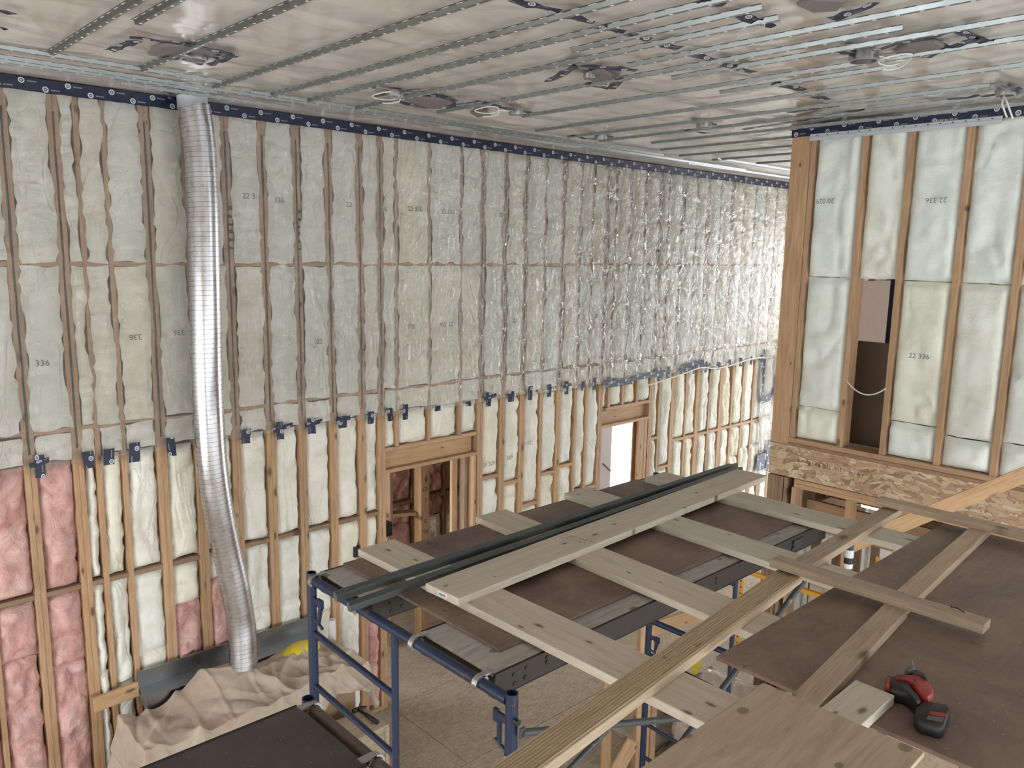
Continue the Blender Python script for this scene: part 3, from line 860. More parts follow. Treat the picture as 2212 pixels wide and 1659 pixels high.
# ------------------------------------------------------------------ the upper wall on the right
wr = empty('wall_right', (XR, 3.62, 2.99), kind='structure')
ZU = 2.99; RD = 0.14
def rstud(y, w, z0=ZU+0.045, z1=ZC-0.05, mat=None, depth=RD):
    return board('stud', (XR+depth/2, y, z0), (XR+depth/2, y, z1), w, depth, mat or M['stud'], wr, side=(0, 1, 0))
board('corner_post', (XR+0.07, 3.53, ZU-0.02), (XR+0.07, 3.53, ZC-0.05), 0.172, 0.15, M['stud'], wr, side=(0, 1, 0))
rstud(3.42, 0.042)
RS = [(2.978, 0.046), (2.620, 0.046), (2.198, 0.048), (1.795, 0.05), (1.39, 0.045), (0.98, 0.045), (0.57, 0.045), (0.16, 0.045), (-0.25, 0.045)]
for (y, w) in RS: rstud(y, w)
board('bottom_plate', (XR+0.07, 3.45, ZU+0.022), (XR+0.07, -2.5, ZU+0.022), 0.15, 0.044, M['stud'], wr)
board('bottom_plate', (XR+0.07, 3.62, ZU-0.018), (XR+0.07, -2.5, ZU-0.018), 0.14, 0.03, M['stud_dark'], wr)
board('top_plate', (XR+0.07, 3.62, ZC-0.03), (XR+0.07, -2.5, ZC-0.03), 0.15, 0.05, M['stud'], wr)
ye = [3.399]+[y for y, w in RS]
RB = []
for i in range(len(ye)-1):
    y1 = ye[i]-(0.0 if i == 0 else 0.024); y0 = ye[i+1]+0.024
    zj = 4.47-0.002*i
    RB.append((y0, y1, zj, ZC-0.06, batt(wr, y0+0.003, y1-0.003, zj+0.004, ZC-0.06, M['batt_smooth'], 'open', 400+i, axis='x', plane=XR, proud=0.0, rag=0.006)))
    if i == 1: continue        # the bay left open
    zs = [3.33, 0, 3.33, 3.28][i] if i < 4 else 3.3
    RB.append((y0, y1, zs, zj, batt(wr, y0+0.003, y1-0.003, zs, zj-0.004, M['batt_smooth'], 'open', 420+i, axis='x', plane=XR, proud=0.004, rag=0.006)))
    RB.append((y0, y1, ZU, zs, batt(wr, y0+0.003, y1-0.003, ZU+0.05, zs-0.006, M['batt_smooth'], 'open', 440+i, axis='x', plane=XR, proud=0.008, rag=0.006)))
for (px, py, s, fl) in ((1782, 434, '20 029', 1), (2022, 432, '22 336', 1), (1985, 770, '22 336', 0)):
    p = atx(px, py, XR-0.045); par = wr
    for (a0, a1, z0, z1, o) in RB:
        if a0 <= p.y <= a1 and z0 <= p.z <= z1: par = o
    text('printed_number', s, 0.056, p, (0, 1, 0) if fl else (0, -1, 0), (0, 0, -1) if fl else (0, 0, 1), M['ink'], par)
# rim board with its stamp, and the plates below it
rim = board('rim_board', (XR+0.02, 3.62, 2.818), (XR+0.02, -2.5, 2.818), 0.298, 0.032, M['osb'], wr, side=(0, 0, 1))
text('board_stamp', '1⅛" TJ® Rim Board', 0.050, atx(1770, 1005, XR+0.003), (0, 1, 0), (0, 0, -1), M['inkdark'], rim)
text('board_stamp', '4~0 7~0 ~', 0.036, atx(1846, 1023, XR+0.003), (0, 1, 0), (0, 0, -1), M['inkdark'], rim)
tape('seam_tape', (XR-0.012, 3.62, ZC-0.092), (XR-0.012, -2.5, ZC-0.092), 0.09, (0, 0, 1), wr, u0=0.1)
# loose tape above the wall on the ceiling side
tape('seam_tape', (XR-0.10, 3.62, ZC-0.035), (XR-0.30, 2.6, ZC-0.04), 0.10, (1, 0, 0), ceiling)
tape('seam_tape', (XR-0.40, 3.9, ZC-0.035), (XR-0.55, 3.1, ZC-0.035), 0.08, (1, 0, 0), ceiling)
# steel track lying along the top of the wall
tk = empty('wall_track', (XR-0.02, 2.7, ZC-0.13), 'long bright steel channel fixed along the top of the right wall', 'channel')
b = MB(); b.box(XR-0.034, XR-0.031, 1.99, 3.44, ZC-0.135, ZC-0.080); b.box(XR-0.034, XR-0.012, 1.99, 3.44, ZC-0.082, ZC-0.079); b.box(XR-0.040, XR-0.031, 1.99, 3.44, ZC-0.112, ZC-0.106)
b.build('track', M['collar'], tk)
b = MB()
for i in range(16): b.box(XR-0.0352, XR-0.034, 2.05+i*0.088, 2.062+i*0.088, ZC-0.097, ZC-0.090)
b.build('slot_row', M['black'], tk, kind='stuff')
text('stamped_letters', 'BAILEY RC PLUS', 0.024, atx(2042, 260, XR-0.0355), (0, -1, 0), (0, 0, 1), M['slot'], tk)
text('stamped_letters', 'BAILEY RC PLUS', 0.022, atx(1905, 277, XR-0.0355), (0, 1, 0), (0, 0, -1), M['slot'], tk)

# upper floor and what is seen through the open bay
uf = MB(); uf.box(XR+0.15, 10.0, -2.5, 3.6, 2.67, 2.985); uf.build('floor_upper', M['subfloor'], None, kind='structure')
bi = empty('wall_insulated', (9.4, 3, 3), kind='structure')
b = MB(); b.box(9.45, 9.5, -2.5, 3.6, 3.0, ZC); b.build('sheathing', M['sheath'], bi)
for i in range(6):
    y = 3.55-i*0.42
    board('stud', (9.40, y, 3.0), (9.40, y, ZC-0.02), 0.04, 0.12, M['stud'], bi, side=(0, 1, 0))
    batt(bi, y-0.395, y-0.025, 3.05, ZC-0.05, M['batt'], 'open', 470+i, axis='x', plane=9.34)
bp = MB(); bp.cbox(7.02, 7.035, 1.6, 3.07, 3.0, 3.92, 0.002); bp.build('paper_board', M['brownpanel'], None, label='brown paper faced panel standing behind the open stud bay', cat='panel')
b = MB(); b.cbox(7.5, 7.53, 2.97, 3.02, 2.985, 4.6, 0.004); b.build('level', M['blue'], None, label='dark blue upright bar behind the open stud bay', cat='bar')
b = MB()
p0, p1 = atx(1831, 822, XR+0.02), atx(1916, 838, XR+0.02)
pts = []
for i in range(17):
    t = i/16; q = p0.lerp(p1, t); q.z -= 0.085*4*t*(1-t); q.x -= 0.02; pts.append(q)
b.tube(pts, 0.006, 8); b.build('hanging_cable', M['cable'], None, smooth=True, label='white cable looping across the open stud bay', cat='cable')

# ---- lower wall under the rim board
wlo = empty('wall_lower', (XR, 3.6, 0), kind='structure')
board('top_plate', (XR+0.07, 3.36, 2.645), (XR+0.07, -2.5, 2.645), 0.14, 0.04, M['stud'], wlo)
board('top_plate', (XR+0.07, 3.36, 2.605), (XR+0.07, -2.5, 2.605), 0.14, 0.038, M['stud'], wlo)
for y in (3.60, 3.562, 3.524, 3.486, 3.44): board('post_ply', (XR+0.07, y, 0.0), (XR+0.07, y, 2.66), 0.036, 0.14, M['stud_dark'], wlo, side=(0, 1, 0))
for y in (3.36, 2.86, 2.44, 2.03, 1.62, 1.2, 0.8): board('stud', (XR+0.07, y, 0.0), (XR+0.07, y, 2.585), 0.04, 0.14, M['stud'], wlo, side=(0, 1, 0))
board('ledger', (XR+0.30, 3.36, 2.28), (XR+0.30, 1.2, 2.28), 0.28, 0.04, M['header'], wlo, side=(0, 0, 1))
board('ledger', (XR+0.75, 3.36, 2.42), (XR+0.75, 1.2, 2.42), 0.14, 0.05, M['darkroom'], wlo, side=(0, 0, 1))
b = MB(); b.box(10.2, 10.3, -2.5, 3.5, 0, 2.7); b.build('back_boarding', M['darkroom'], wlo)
lt = empty('shop_light', (8.5, 3.6, 2.5), 'lit fluorescent shop light glimpsed under the rim board', 'light')
b = MB(); b.tube([(8.4, 3.46, 2.03), (8.4, 2.96, 2.03)], 0.024, 10); b.build('tube', M['tube'], lt, smooth=True)
b = MB(); b.box(8.34, 8.46, 2.9, 3.5, 2.05, 2.07); b.build('housing', M['white'], lt)

# ---- unseen side behind the camera, its openings added for frontal light, and the glazed end on the left that lets the daylight in
b = MB()
def pierced(b, u0, u1, z0, z1, wins, put):
    """a wall from u0 to u1 with window holes (a0, a1, c0, c1)"""
    us = sorted({u0, u1, *[w[0] for w in wins], *[w[1] for w in wins]})
    for p, q in zip(us[:-1], us[1:]):
        hs = sorted([w[2:] for w in wins if w[0] <= p and w[1] >= q]); z = z0
        for (c0, c1) in hs: put(b, p, q, z, c0); z = c1
        put(b, p, q, z, z1)
pierced(b, XA, XB, 0, ZC+0.06, [(-2.9, -0.4, 1.1, 3.7), (0.2, 6.3, 1.1, 4.0), (7.0, 9.6, 0.8, 2.5), (6.9, 10.2, 3.1, 5.55)], lambda b, p, q, c, d: b.box(p, q, -3.3, -3.2, c, d))
b.build('wall_near', M['batt'], None, kind='structure')
we = empty('wall_end', (XA, 0, 0), kind='structure')
b = MB(); b.box(XA-0.1, XA, -3.2, YW+0.16, 4.2, ZC+0.06); b.box(XA-0.1, XA, -3.2, YW+0.16, 0, 1.3); b.box(XA-0.1, XA, -3.2, 0.8, 1.3, 4.2); b.build('sheathing', M['batt'], we)
for y in (0.85, 2.6, 4.4, 6.3): board('mullion', (XA-0.05, y, 1.3), (XA-0.05, y, 4.2), 0.10, 0.10, M['stud'], we)
wf = empty('wall_far', (XB, 0, 0), kind='structure')
b = MB(); pierced(b, -3.2, YW+0.16, 0, ZC+0.06, [(-3.0, 6.2, 0.3, 2.3), (-3.0, 6.2, 3.3, 5.1)], lambda b, p, q, c, d: b.box(XB, XB+0.1, p, q, c, d)); b.build('sheathing', M['batt'], wf)
# ---- partitions seen through the gaps of the right wall
pt_ = empty('wall_partition', (6.8, 3.62, 0), kind='structure')
b = MB(); b.box(6.95, 10.0, 3.60, 3.615, 3.0, 4.40); b.build('drywall', M['drywall'], pt_)
b = MB(); b.box(6.82, 10.0, 3.66, 3.68, 0, ZC); b.build('sheathing', M['batt'], pt_)  # backing made white so the wall film reflects it brighter
for i in range(7):
    board('stud', (7.3+i*0.42, 3.63, 4.40), (7.3+i*0.42, 3.63, ZC), 0.04, 0.05, M['stud'], pt_, side=(1, 0, 0))
    batt(pt_, 7.325+i*0.42, 7.695+i*0.42, 4.42, ZC-0.05, M['batt'], 'open', 480+i, plane=3.625)
for i in range(5): board('joist_end', (7.1+i*0.5, 3.55, 0.0), (7.1+i*0.5, 3.55, 2.66), 0.04, 0.09, M['stud_dark'], pt_, side=(1, 0, 0))
board('shelf_board', (6.95, 3.42, 2.20), (9.5, 3.42, 2.20), 0.22, 0.04, M['header'], pt_, side=(0, 0, 1))


# ================================================================== things
ZP = 3.010          # deck of the scaffold planks

# ---- scaffold frames
def ring_strip(b, cx, cz, r0, r1, y0, y1, a0, a1, n=14, flip=1):
    """a C-shaped hook around a bar that runs along y"""
    vs = []; fs = []
    for i in range(n+1):
        th = a0+(a1-a0)*i/n
        for (r, y) in ((r0, y0), (r1, y0), (r1, y1), (r0, y1)):
            vs.append((cx+r*math.cos(th)*flip, y, cz+r*math.sin(th)))
    for i in range(n):
        for k in range(4): fs.append((i*4+k, i*4+(k+1) % 4, (i+1)*4+(k+1) % 4, (i+1)*4+k))
    fs += [(0, 1, 2, 3), tuple(n*4+k for k in (3, 2, 1, 0))]
    b.add(vs, fs)
def post(parent, x, y, z0, z1, r=0.0245, mat=None):
    b = MB(); ri = r-0.004
    b.lathe([(r, z0), (r, z1), (ri, z1), (ri, z1-0.18), (0.0005, z1-0.18)], 18, (x, y, 0))
    me = b.mesh('post'); smooth_by_angle(me)
    return link('post', me, mat or M['blue'], parent)
def bar(name, parent, a, e, r, mat=None, n=14):
    b = MB(); b.tube([a, e], r, n); me = b.mesh(name); smooth_by_angle(me)
    return link(name, me, mat or M['blue'], parent)
def latch(parent, x, y, z, sx=1):
    b = MB(); s = -1
    b.cbox(x-0.008, x+0.008, y+s*0.02, y+s*0.085, z-0.02, z+0.012, 0.003)
    b.cbox(x-0.009, x+0.009, y+s*0.070, y+s*0.10, z-0.03, z+0.018, 0.004)
    vs = [(x-0.007, y+s*0.075, z-0.02), (x+0.007, y+s*0.075, z-0.02), (x+0.007, y+s*0.10, z-0.02), (x-0.007, y+s*0.10, z-0.02),
          (x-0.006, y+s*0.055, z-0.115), (x+0.006, y+s*0.055, z-0.115), (x+0.006, y+s*0.073, z-0.115), (x-0.006, y+s*0.073, z-0.115)]
    b.add(vs, [(0, 1, 2, 3), (7, 6, 5, 4), (0, 4, 5, 1), (1, 5, 6, 2), (2, 6, 7, 3), (3, 7, 4, 0)])
    b.tube([(x, y+s*0.02, z-0.105), (x, y+s*0.10, z-0.135)], 0.008, 8)
    b.build('brace_latch', M['blue'], parent)
def frame(x, y_hi, y_lo, ztop, label, rungs, rail, mat_top=None, zb=0.0, lower=None, latches=True):
    t = empty('scaffold_tower', (x, (y_hi+y_lo)/2, zb), label, 'scaffold frame', 'tubular scaffold frames')
    post(t, x, y_hi, zb, ztop+0.036, mat=M['blue']); post(t, x, y_lo, zb, ztop+0.036)
    bar('top_bar', t, (x, y_hi-0.02, ztop), (x, y_lo+0.02, ztop), 0.0235, mat_top)
    if rail:
        bar('ladder_rail', t, (x, rail, zb+0.1), (x, rail, ztop-0.015), 0.0165)
        for z in rungs:
            o = bar('rung', t, (x, y_hi-0.02, z+0.02), (x, rail+0.005, z-0.012), 0.0155)
    for z in (lower or []): bar('lower_bar', t, (x, y_hi-0.02, z), (x, y_lo+0.02, z), 0.0225)
    for (yy, zz) in ((y_hi, ztop-1.12), (y_lo, ztop-1.12)):
        b = MB(); b.lathe([(0.0285, zz-0.03), (0.0285, zz+0.03), (0.0245, zz+0.03)], 16, (x, yy, 0)); b.build('coupling', M['alu'], t, smooth=True)
    if latches:
        latch(t, x, y_hi, ztop-0.10); 
        latch(t, x, y_lo+0.0, ztop-0.15) if False else None
    return t
fa = frame(1.905, 3.500, 2.005, 2.985, 'blue scaffold frame with rungs holding the near ends of the grey planks', (2.68, 2.385, 2.09, 1.79, 1.49, 1.19, 0.89, 0.59), 2.765)
# latch and white collar on the near post
b = MB(); s = 1; x, y, z = 1.905, 2.005, 2.90
b.cbox(x-0.008, x+0.008, y+0.02, y+0.085, z-0.02, z+0.012, 0.003); b.cbox(x-0.009, x+0.009, y+0.072, y+0.10, z-0.035, z+0.02, 0.004)
b.cbox(x-0.006, x+0.006, y+0.055, y+0.078, z-0.12, z-0.02, 0.003); b.tube([(x, y+0.09, z-0.11), (x, y+0.015, z-0.14)], 0.008, 8)
b.build('brace_latch', M['blue'], fa)
b = MB(); b.tube([(x-0.005, y-0.022, z+0.02), (x-0.005, y-0.045, z+0.02)], 0.012, 8); b.build('pin', M['black'], fa)
b = MB(); b.lathe([(0.026, 2.725), (0.029, 2.73), (0.029, 2.765), (0.026, 2.77)], 16, (x, y, 0)); b.build('coupling', M['alu'], fa, smooth=True)
fb = frame(4.78, 3.505, 2.02, 2.985, 'blue scaffold frame under the far ends of the grey planks', (2.68, 2.385, 1.55, 1.26, 0.96, 0.67, 0.38), 2.785, lower=(1.85,))
latch(fb, 4.78, 3.505, 1.72)
b = MB(); b.lathe([(0.0275, 2.60), (0.0275, 2.86)], 16, (4.78, 2.02, 0)); b.build('sticker', M['white'], fb, smooth=True)
b = MB(); b.lathe([(0.028, 2.66), (0.028, 2.74)], 16, (4.78, 2.02, 0)); b.lathe([(0.028, 2.77), (0.028, 2.81)], 16, (4.78, 2.02, 0)); b.build('sticker_print', M['black'], fb, smooth=True)
fc = frame(1.365, 2.555, 1.04, 2.930, 'rust-worn scaffold frame carrying the dark plank in the foreground', (2.6, 2.3), None, M['rusty'], latches=False)

# ---- cross braces
def brace(a, e, r, label):
    t = empty('cross_brace', ((a[0]+e[0])/2, (a[1]+e[1])/2, (a[2]+e[2])/2), label, 'brace', 'scaffold cross braces')
    bar('tube', t, a, e, r, M['braceg'])
    for q in (a, e):
        b = MB(); b.cbox(q[0]-0.014, q[0]+0.014, q[1]-0.006, q[1]+0.006, q[2]-0.022, q[2]+0.022, 0.003); b.build('flattened_end', M['braceg'], t)
def pt(px, py, y): v = aty(px, py, y); return (v.x, v.y, v.z)
brace(pt(1128, 1583, 1.955), pt(1760, 1525, 1.955), 0.0155, 'dark brace tube running level from the near blue post')
brace(pt(1343, 1545, 2.12), pt(1180, 1712, 2.12), 0.0125, 'thin grey brace tube dropping left behind the rough timber')
brace(pt(1765, 1218, 1.99), pt(1440, 1646, 1.99), 0.0160, 'black brace tube sloping down under the brown platform')

# ---- aluminium scaffold planks
def plank(x0, x1, y0, y1, ztop, deck, label, group='aluminium scaffold planks', plate=False):
    t = empty('scaffold_plank', ((x0+x1)/2, (y0+y1)/2, ztop-0.09), label, 'scaffold plank', group)
    L = x1-x0
    b = MB(); b.box(0, L, -(y1-y0)/2+0.012, (y1-y0)/2-0.012, -0.014, 0.0); b.build('deck', deck, t, loc=(x0, (y0+y1)/2, ztop))
    for (ya_, yb_, o_) in ((y0, y0+0.012, -1), (y1-0.012, y1, 1)):
        b = MB(); b.box(x0, x1, ya_, yb_, ztop-0.100, ztop+0.0004); b.box(x0, x1, min(ya_, ya_+0.03*-o_), max(yb_, yb_+0.03*-o_), ztop-0.104, ztop-0.098); b.box(x0, x1, ya_-0.002 if o_ < 0 else yb_, ya_ if o_ < 0 else yb_+0.002, ztop-0.012, ztop+0.0006)
        r_ = b.build('side_rail', M['alu_shaded'], t)
        b = MB(); yy = ya_ if o_ < 0 else yb_
        xs_ = [0.10, 0.105, 0.17, 0.165, 0.29, 0.29, 1.55, 1.55, 2.35, 2.35]; zs_ = [0.035, 0.075, 0.03, 0.07, 0.028, 0.05, 0.03, 0.055, 0.03, 0.055]
        for xx, zz in zip(xs_, zs_):
            if xx < L-0.05: b.tube([(x0+xx, yy-0.004*1, ztop-zz), (x0+xx, yy+0.004, ztop-zz)], 0.0095, 8)
        b.build('rivets', M['black'], r_, kind='stuff')
    for xe, fl in ((x0, -1), (x1, 1)):
        b = MB(); b.box(min(xe, xe-fl*0.02), max(xe, xe-fl*0.02), y0+0.012, y1-0.012, ztop-0.08, ztop-0.016); b.build('end_bar', M['alu_shaded'], t)
        for yy in (y0+0.032, y1-0.032):
            b = MB(); ring_strip(b, xe+fl*0.05, ztop-0.027, 0.026, 0.034, yy-0.014, yy+0.014, math.radians(-35), math.radians(165), flip=fl)
            b.box(min(xe-fl*0.01, xe+fl*0.05), max(xe-fl*0.01, xe+fl*0.05), yy-0.014, yy+0.014, ztop-0.001, ztop+0.007)
            b.build('hook', M['alu'], t)
    if plate:
        b = MB(); b.box(4.30, 4.43, y0-0.004, y0-0.0025, ztop-0.085, ztop-0.02); pl = b.build('maker_plate', M['black'], t)
        for q in range(4):
            b = MB(); b.box(4.315, 4.415-0.02*(q % 2), y0-0.0052, y0-0.0042, ztop-0.036-q*0.013, ztop-0.033-q*0.013); b.build('print_line', M['greyp'], pl)
plank(1.955, 4.73, 3.02, 3.50, ZP, M['deckgrey'], 'grey plywood-decked aluminium plank beside the insulated wall')
plank(1.955, 4.73, 2.155, 2.64, ZP, M['deckgrey'], 'grey plywood-decked aluminium plank nearer the camera, dark rail showing', plate=True)
plank(-0.80, 1.315, 2.075, 2.555, 2.957, M['deckdark'], 'near black scaffold plank dusted with plaster in the bottom left corner')

# ---- brown sheet on the planks
b = MB(); b.cbox(0, 2.44, -1.22, 0, 0, 0.014, 0.002)
b.build('plywood_sheet', M['formply'], None, loc=(2.085, 3.495, 3.011), label='dark brown form plywood sheet lying on the two scaffold planks', cat='plywood')

# ---- pale boards across the sheet
def pine(a, e, w, lab, mat='pine', z=3.044, t=0.038, grp='pale boards laid across the scaffold', name='pine_board', cat='board', **k):
    return board(name, (a[0], a[1], z), (e[0], e[1], z), w, t, M[mat], None, side=(e[1]-a[1], -(e[0]-a[0]), 0), label=lab, cat=cat, group=grp, **k)
c1 = pine((2.315, 3.53), (2.345, 0.95), 0.235, 'pale pine board nearest the camera, crossing under the rough timber')
c2 = pine((3.14, 3.525), (3.04, 1.25), 0.235, 'second pale pine board from the near end of the scaffold')
c3 = pine((3.895, 3.51), (3.82, 1.25), 0.235, 'third pale pine board from the near end of the scaffold')
c4 = pine((4.62, 3.40), (4.64, 1.30), 0.235, 'farthest pale pine cross board, by the end of the brown sheet')
lb = pine((2.155, 2.75), (5.11, 2.905), 0.235, 'long pale board lying lengthwise on top of the cross boards', z=3.082, grp='long board on top')
b = MB(); b.box(-0.0012, -0.0004, -0.005, 0.055, -0.013, 0.011); st_ = b.build('price_sticker', M['white'], lb, M=wmat(lb)@Matrix.Translation((0, -0.02, 0)))
b = MB()
for q in range(5): b.box(-0.0018, -0.0012, 0.004+q*0.009, 0.009+q*0.009, -0.006, 0.005)
b.build('sticker_print', M['navy'], lb, M=wmat(lb)@Matrix.Translation((0, -0.02, 0)))
q = atz(1250, 1163, 3.1014)
text('grade_stamp', '16 003 0002 20', 0.030, (q.x, q.y, 3.1016), (0.25, -1, 0), (1, 0.25, 0), M['ink'], lb)
text('grade_stamp', 'S-P-F 1-216-3', 0.030, (q.x-0.045, q.y+0.01, 3.1016), (0.25, -1, 0), (1, 0.25, 0), M['ink'], lb)

# ---- steel tracks lying beside it
def track(p0, p1, z, w, h, lab, nest=2):
    a = Vector((p0[0], p0[1], z)); e = Vector((p1[0], p1[1], z))
    t = empty('steel_track', (a+e)/2, lab, 'steel track', 'bundled steel tracks')
    x = (e-a); L = x.length; x.normalize(); s = Vector((-x.y, x.x, 0))
    Mx = Matrix(((x.x, s.x, 0, a.x), (x.y, s.y, 0, a.y), (0, 0, 1, a.z), (0, 0, 0, 1)))
    for k in range(nest):
        b = MB(); o = (k-(nest-1)/2)*w/nest*0.95; hw = w/nest*0.46; tt = 0.0016
        pr = [(-hw, 0), (-hw, h), (-hw*0.55, h), (-hw*0.55, h-0.006), (-hw*0.35, h-0.006), (-hw*0.35, h), (hw*0.1, h), (hw*0.1, h*0.45), (hw*0.32, h*0.45), (hw*0.32, h), (hw*0.75, h), (hw, h*0.55), (hw, 0)]
        if k % 2: pr = [(-p_[0], p_[1]) for p_ in pr][::-1]
        n = len(pr); jx = 0.012*k
        vs = [(jx, o+p_[0], p_[1]) for p_ in pr]+[(L-0.05*k, o+p_[0], p_[1]) for p_ in pr]
        fs = [(i, (i+1) % n, n+(i+1) % n, n+i) for i in range(n)]+[tuple(range(n-1, -1, -1)), tuple(range(n, 2*n))]
        b.add(vs, fs); c_ = b.build('channel', M['track'], t, M=Mx)
        b = MB()
        for i in range(int(L/0.09)): b.box(0.05+i*0.09, 0.062+i*0.09, o-hw*0.9, o-hw*0.62, h-0.0005, h+0.0008)
        b.build('slot_row', M['greyp'], c_, M=Mx, kind='stuff')
    return t
q0, q1 = (1.772, 3.052), (5.26, 3.135)
track(q0, q1, 3.064, 0.050, 0.034, 'grey steel track bundle lying farther from the long board')
q0, q1 = (1.763, 2.922), (5.20, 3.058)
track(q0, q1, 3.064, 0.050, 0.030, 'grey steel track bundle lying right against the long board')

# ---- the brown platform and the timbers on it
for (y0, lab) in ((0.375, 'brown form plywood platform carrying the red saw'), (-0.85, 'brown form plywood sheet continuing past the right edge')):
    b = MB(); b.cbox(0, 2.44, 0, 1.22, 0, 0.0165, 0.002)
    b.build('plywood_sheet', M['formply'], None, loc=(2.625, y0, 3.0635), label=lab, cat='plywood')
def lumber(px0, px1, z, w, lab, mat, t=0.038, name='lumber'):
    a = atz(*px0, z+t/2); e = atz(*px1, z+t/2)
    return board(name, (a.x, a.y, z), (e.x, e.y, z), w, t, M[mat], None, side=(e.y-a.y, -(e.x-a.x), 0), label=lab, cat='timber', group='loose timbers on the platform')
z24 = 3.0800+0.0195
a = Vector((1.40, 1.575, 3.0835)); e = Vector((3.60, 1.80, 3.0835))
tb = board('rough_timber', a, e, 0.122, 0.040, M['rough'], None, side=(e.y-a.y, -(e.x-a.x), 0), label='long rough-sawn timber with raised grain crossing the pale boards', cat='timber', group='loose timbers on the platform')
# raised grain on its top face
b = MB()
for q in range(9):
    yy = -0.05+q*0.0125+random.uniform(-0.002, 0.002)
    b.box(0.01, (e-a).length-0.01, yy-0.0022, yy+0.0022, -0.0235, -0.0198)
b.build('grain_ridge', M['rough'], tb, M=wmat(tb), kind='stuff')
board('lumber', (3.655, 1.815, 3.0835), (5.08, 1.895, 3.0835), 0.100, 0.040, M['twobyfour'], None, side=(0, 1, 0), label='greyed two by four continuing from the rough timber to the far end', cat='timber', group='loose timbers on the platform')
board('lumber', (2.42, 1.165, z24), (3.56, 1.275, z24), 0.098, 0.038, M['twobyfour'], None, side=(0, 1, 0), label='splintered two by four running from the light plywood to the crossing batten', cat='timber', group='loose timbers on the platform')
board('lumber', (3.575, 1.285, z24), (5.06, 1.385, z24), 0.098, 0.038, M['twobyfour'], None, side=(0, 1, 0), label='greyed two by four lying on the brown platform beyond the crossing batten', cat='timber', group='loose timbers on the platform')
board('lumber', (3.585, 1.885, 3.1385), (3.60, 0.925, 3.1385), 0.092, 0.040, M['twobyfour'], None, side=(1, 0, 0), label='short batten with a bent nail laid across the timbers', cat='timber', group='loose timbers on the platform')
board('lumber', (5.02, 1.97, 3.1385), (5.01, 0.30, 3.1385), 0.092, 0.040, M['twobyfour'], None, side=(1, 0, 0), label='batten across the far end of the platform below the rim board', cat='timber', group='loose timbers on the platform')
def nail(p, d, lab):
    p = Vector(p); d = Vector(d).normalized()*0.06; t = empty('nail', p, lab, 'nail', 'stray nails')
    b = MB(); b.tube([p, p+d*0.55+Vector((0, 0, 0.006)), p+d], 0.0022, 6); b.build('shank', M['black'], t)
    b = MB(); b.tube([p+d, p+d*1.03], 0.005, 8); b.build('head', M['black'], t)
nail((3.62, 1.02, 3.161), (0.3, 1, 0), 'bent nail lying on the free end of the short batten')
nail((3.72, 1.79, 3.106), (0.6, 1, 0), 'dark nail beside the short batten on the greyed two by four')
nail((3.68, 1.83, 3.106), (0.8, 1, 0), 'nail nearest the rough timber end on the greyed two by four')
nail((3.68, 1.27, 3.121), (0.9, 0.9, 0), 'nail on the two by four just past the short batten')
board('offcut', (2.36, 1.045, z24), (2.80, 1.048, z24), 0.140, 0.038, M['pine'], None, side=(0, 1, 0), label='short pale offcut poking out from under the light plywood by the saw', cat='offcut')
b = MB(); b.cbox(0, 1.9, -0.545, 0, 0, 0.017, 0.0015); b.cbox(0, 1.9, -0.553, -0.544, 0.005, 0.012, 0.001)
b.build('plywood_sheet', M['ply'], None, M=Matrix.Translation((2.495, 1.315, 3.1195))@Matrix.Rotation(math.radians(180.8), 4, 'Z')@Matrix.Translation((0, 0.545, 0)), label='light spruce plywood with knots in the foreground', cat='plywood')
q0, q1 = atx(1905, 1150, 5.42), atx(2212, 1026, 6.0)
d = (q1-q0)
board('prop_board', q0-d*0.25, q1+d*0.8, 0.10, 0.038, M['header'], None, side=(0.35, 0.1, 1), label='yellowish board leaning up across the rim board on the right', cat='board')

# ---- cordless saw
def at_poly(pts, z): return [(atz(x, y, z).x, atz(x, y, z).y) for x, y in pts]
ZT = 3.0805
saw = empty('cordless_saw', (2.92, 0.98, ZT), 'red and black cordless saw lying on the brown platform', 'power tool')
def lump(name, pts, zb_, zt_, mat, bev=0.010, ins=0.010, parent=saw):
    P_ = at_poly(pts, zt_)
    ar = sum(P_[i][0]*P_[(i+1) % len(P_)][1]-P_[(i+1) % len(P_)][0]*P_[i][1] for i in range(len(P_)))
    if ar < 0: P_ = P_[::-1]
    b = MB(); b.prism(P_, zb_, zt_, ins, bev); me = b.mesh(name); smooth_by_angle(me, 50)
    return link(name, me, mat, parent)
body = lump('body', [(1932, 1455), (1950, 1455), (1964, 1455), (1982, 1453), (2000, 1463), (2012, 1476), (2019, 1490), (2016, 1502), (2006, 1508), (1990, 1500), (1980, 1488), (1968, 1472), (1950, 1466), (1933, 1464)], ZT+0.004, ZT+0.062, M['red'])
lump('handle', [(1916, 1457), (1934, 1460), (1952, 1465), (1966, 1474), (1976, 1490), (1988, 1502), (1991, 1513), (1983, 1518), (1972, 1505), (1958, 1494), (1938, 1489), (1918, 1480), (1913, 1468)], ZT+0.002, ZT+0.056, M['black'])
lump('motor_cap', [(1914, 1462), (1924, 1462), (1922, 1480), (1914, 1476)], ZT+0.012, ZT+0.060, M['red'], 0.004, 0.003)
lump('collar', [(1962, 1451), (1966, 1444), (1982, 1444), (1998, 1453), (2006, 1464), (2004, 1470), (1990, 1459), (1976, 1453)], ZT+0.002, ZT+0.066, M['black'])
lump('shoe', [(1954, 1444), (1960, 1436), (1970, 1434), (1980, 1440), (1976, 1446), (1964, 1451), (1957, 1451)], ZT+0.004, ZT+0.050, M['greyp'])
lump('blade', [(1968, 1424), (1971, 1424), (1976, 1439), (1971, 1440)], ZT+0.020, ZT+0.026, M['galv'], 0.001, 0.0005)
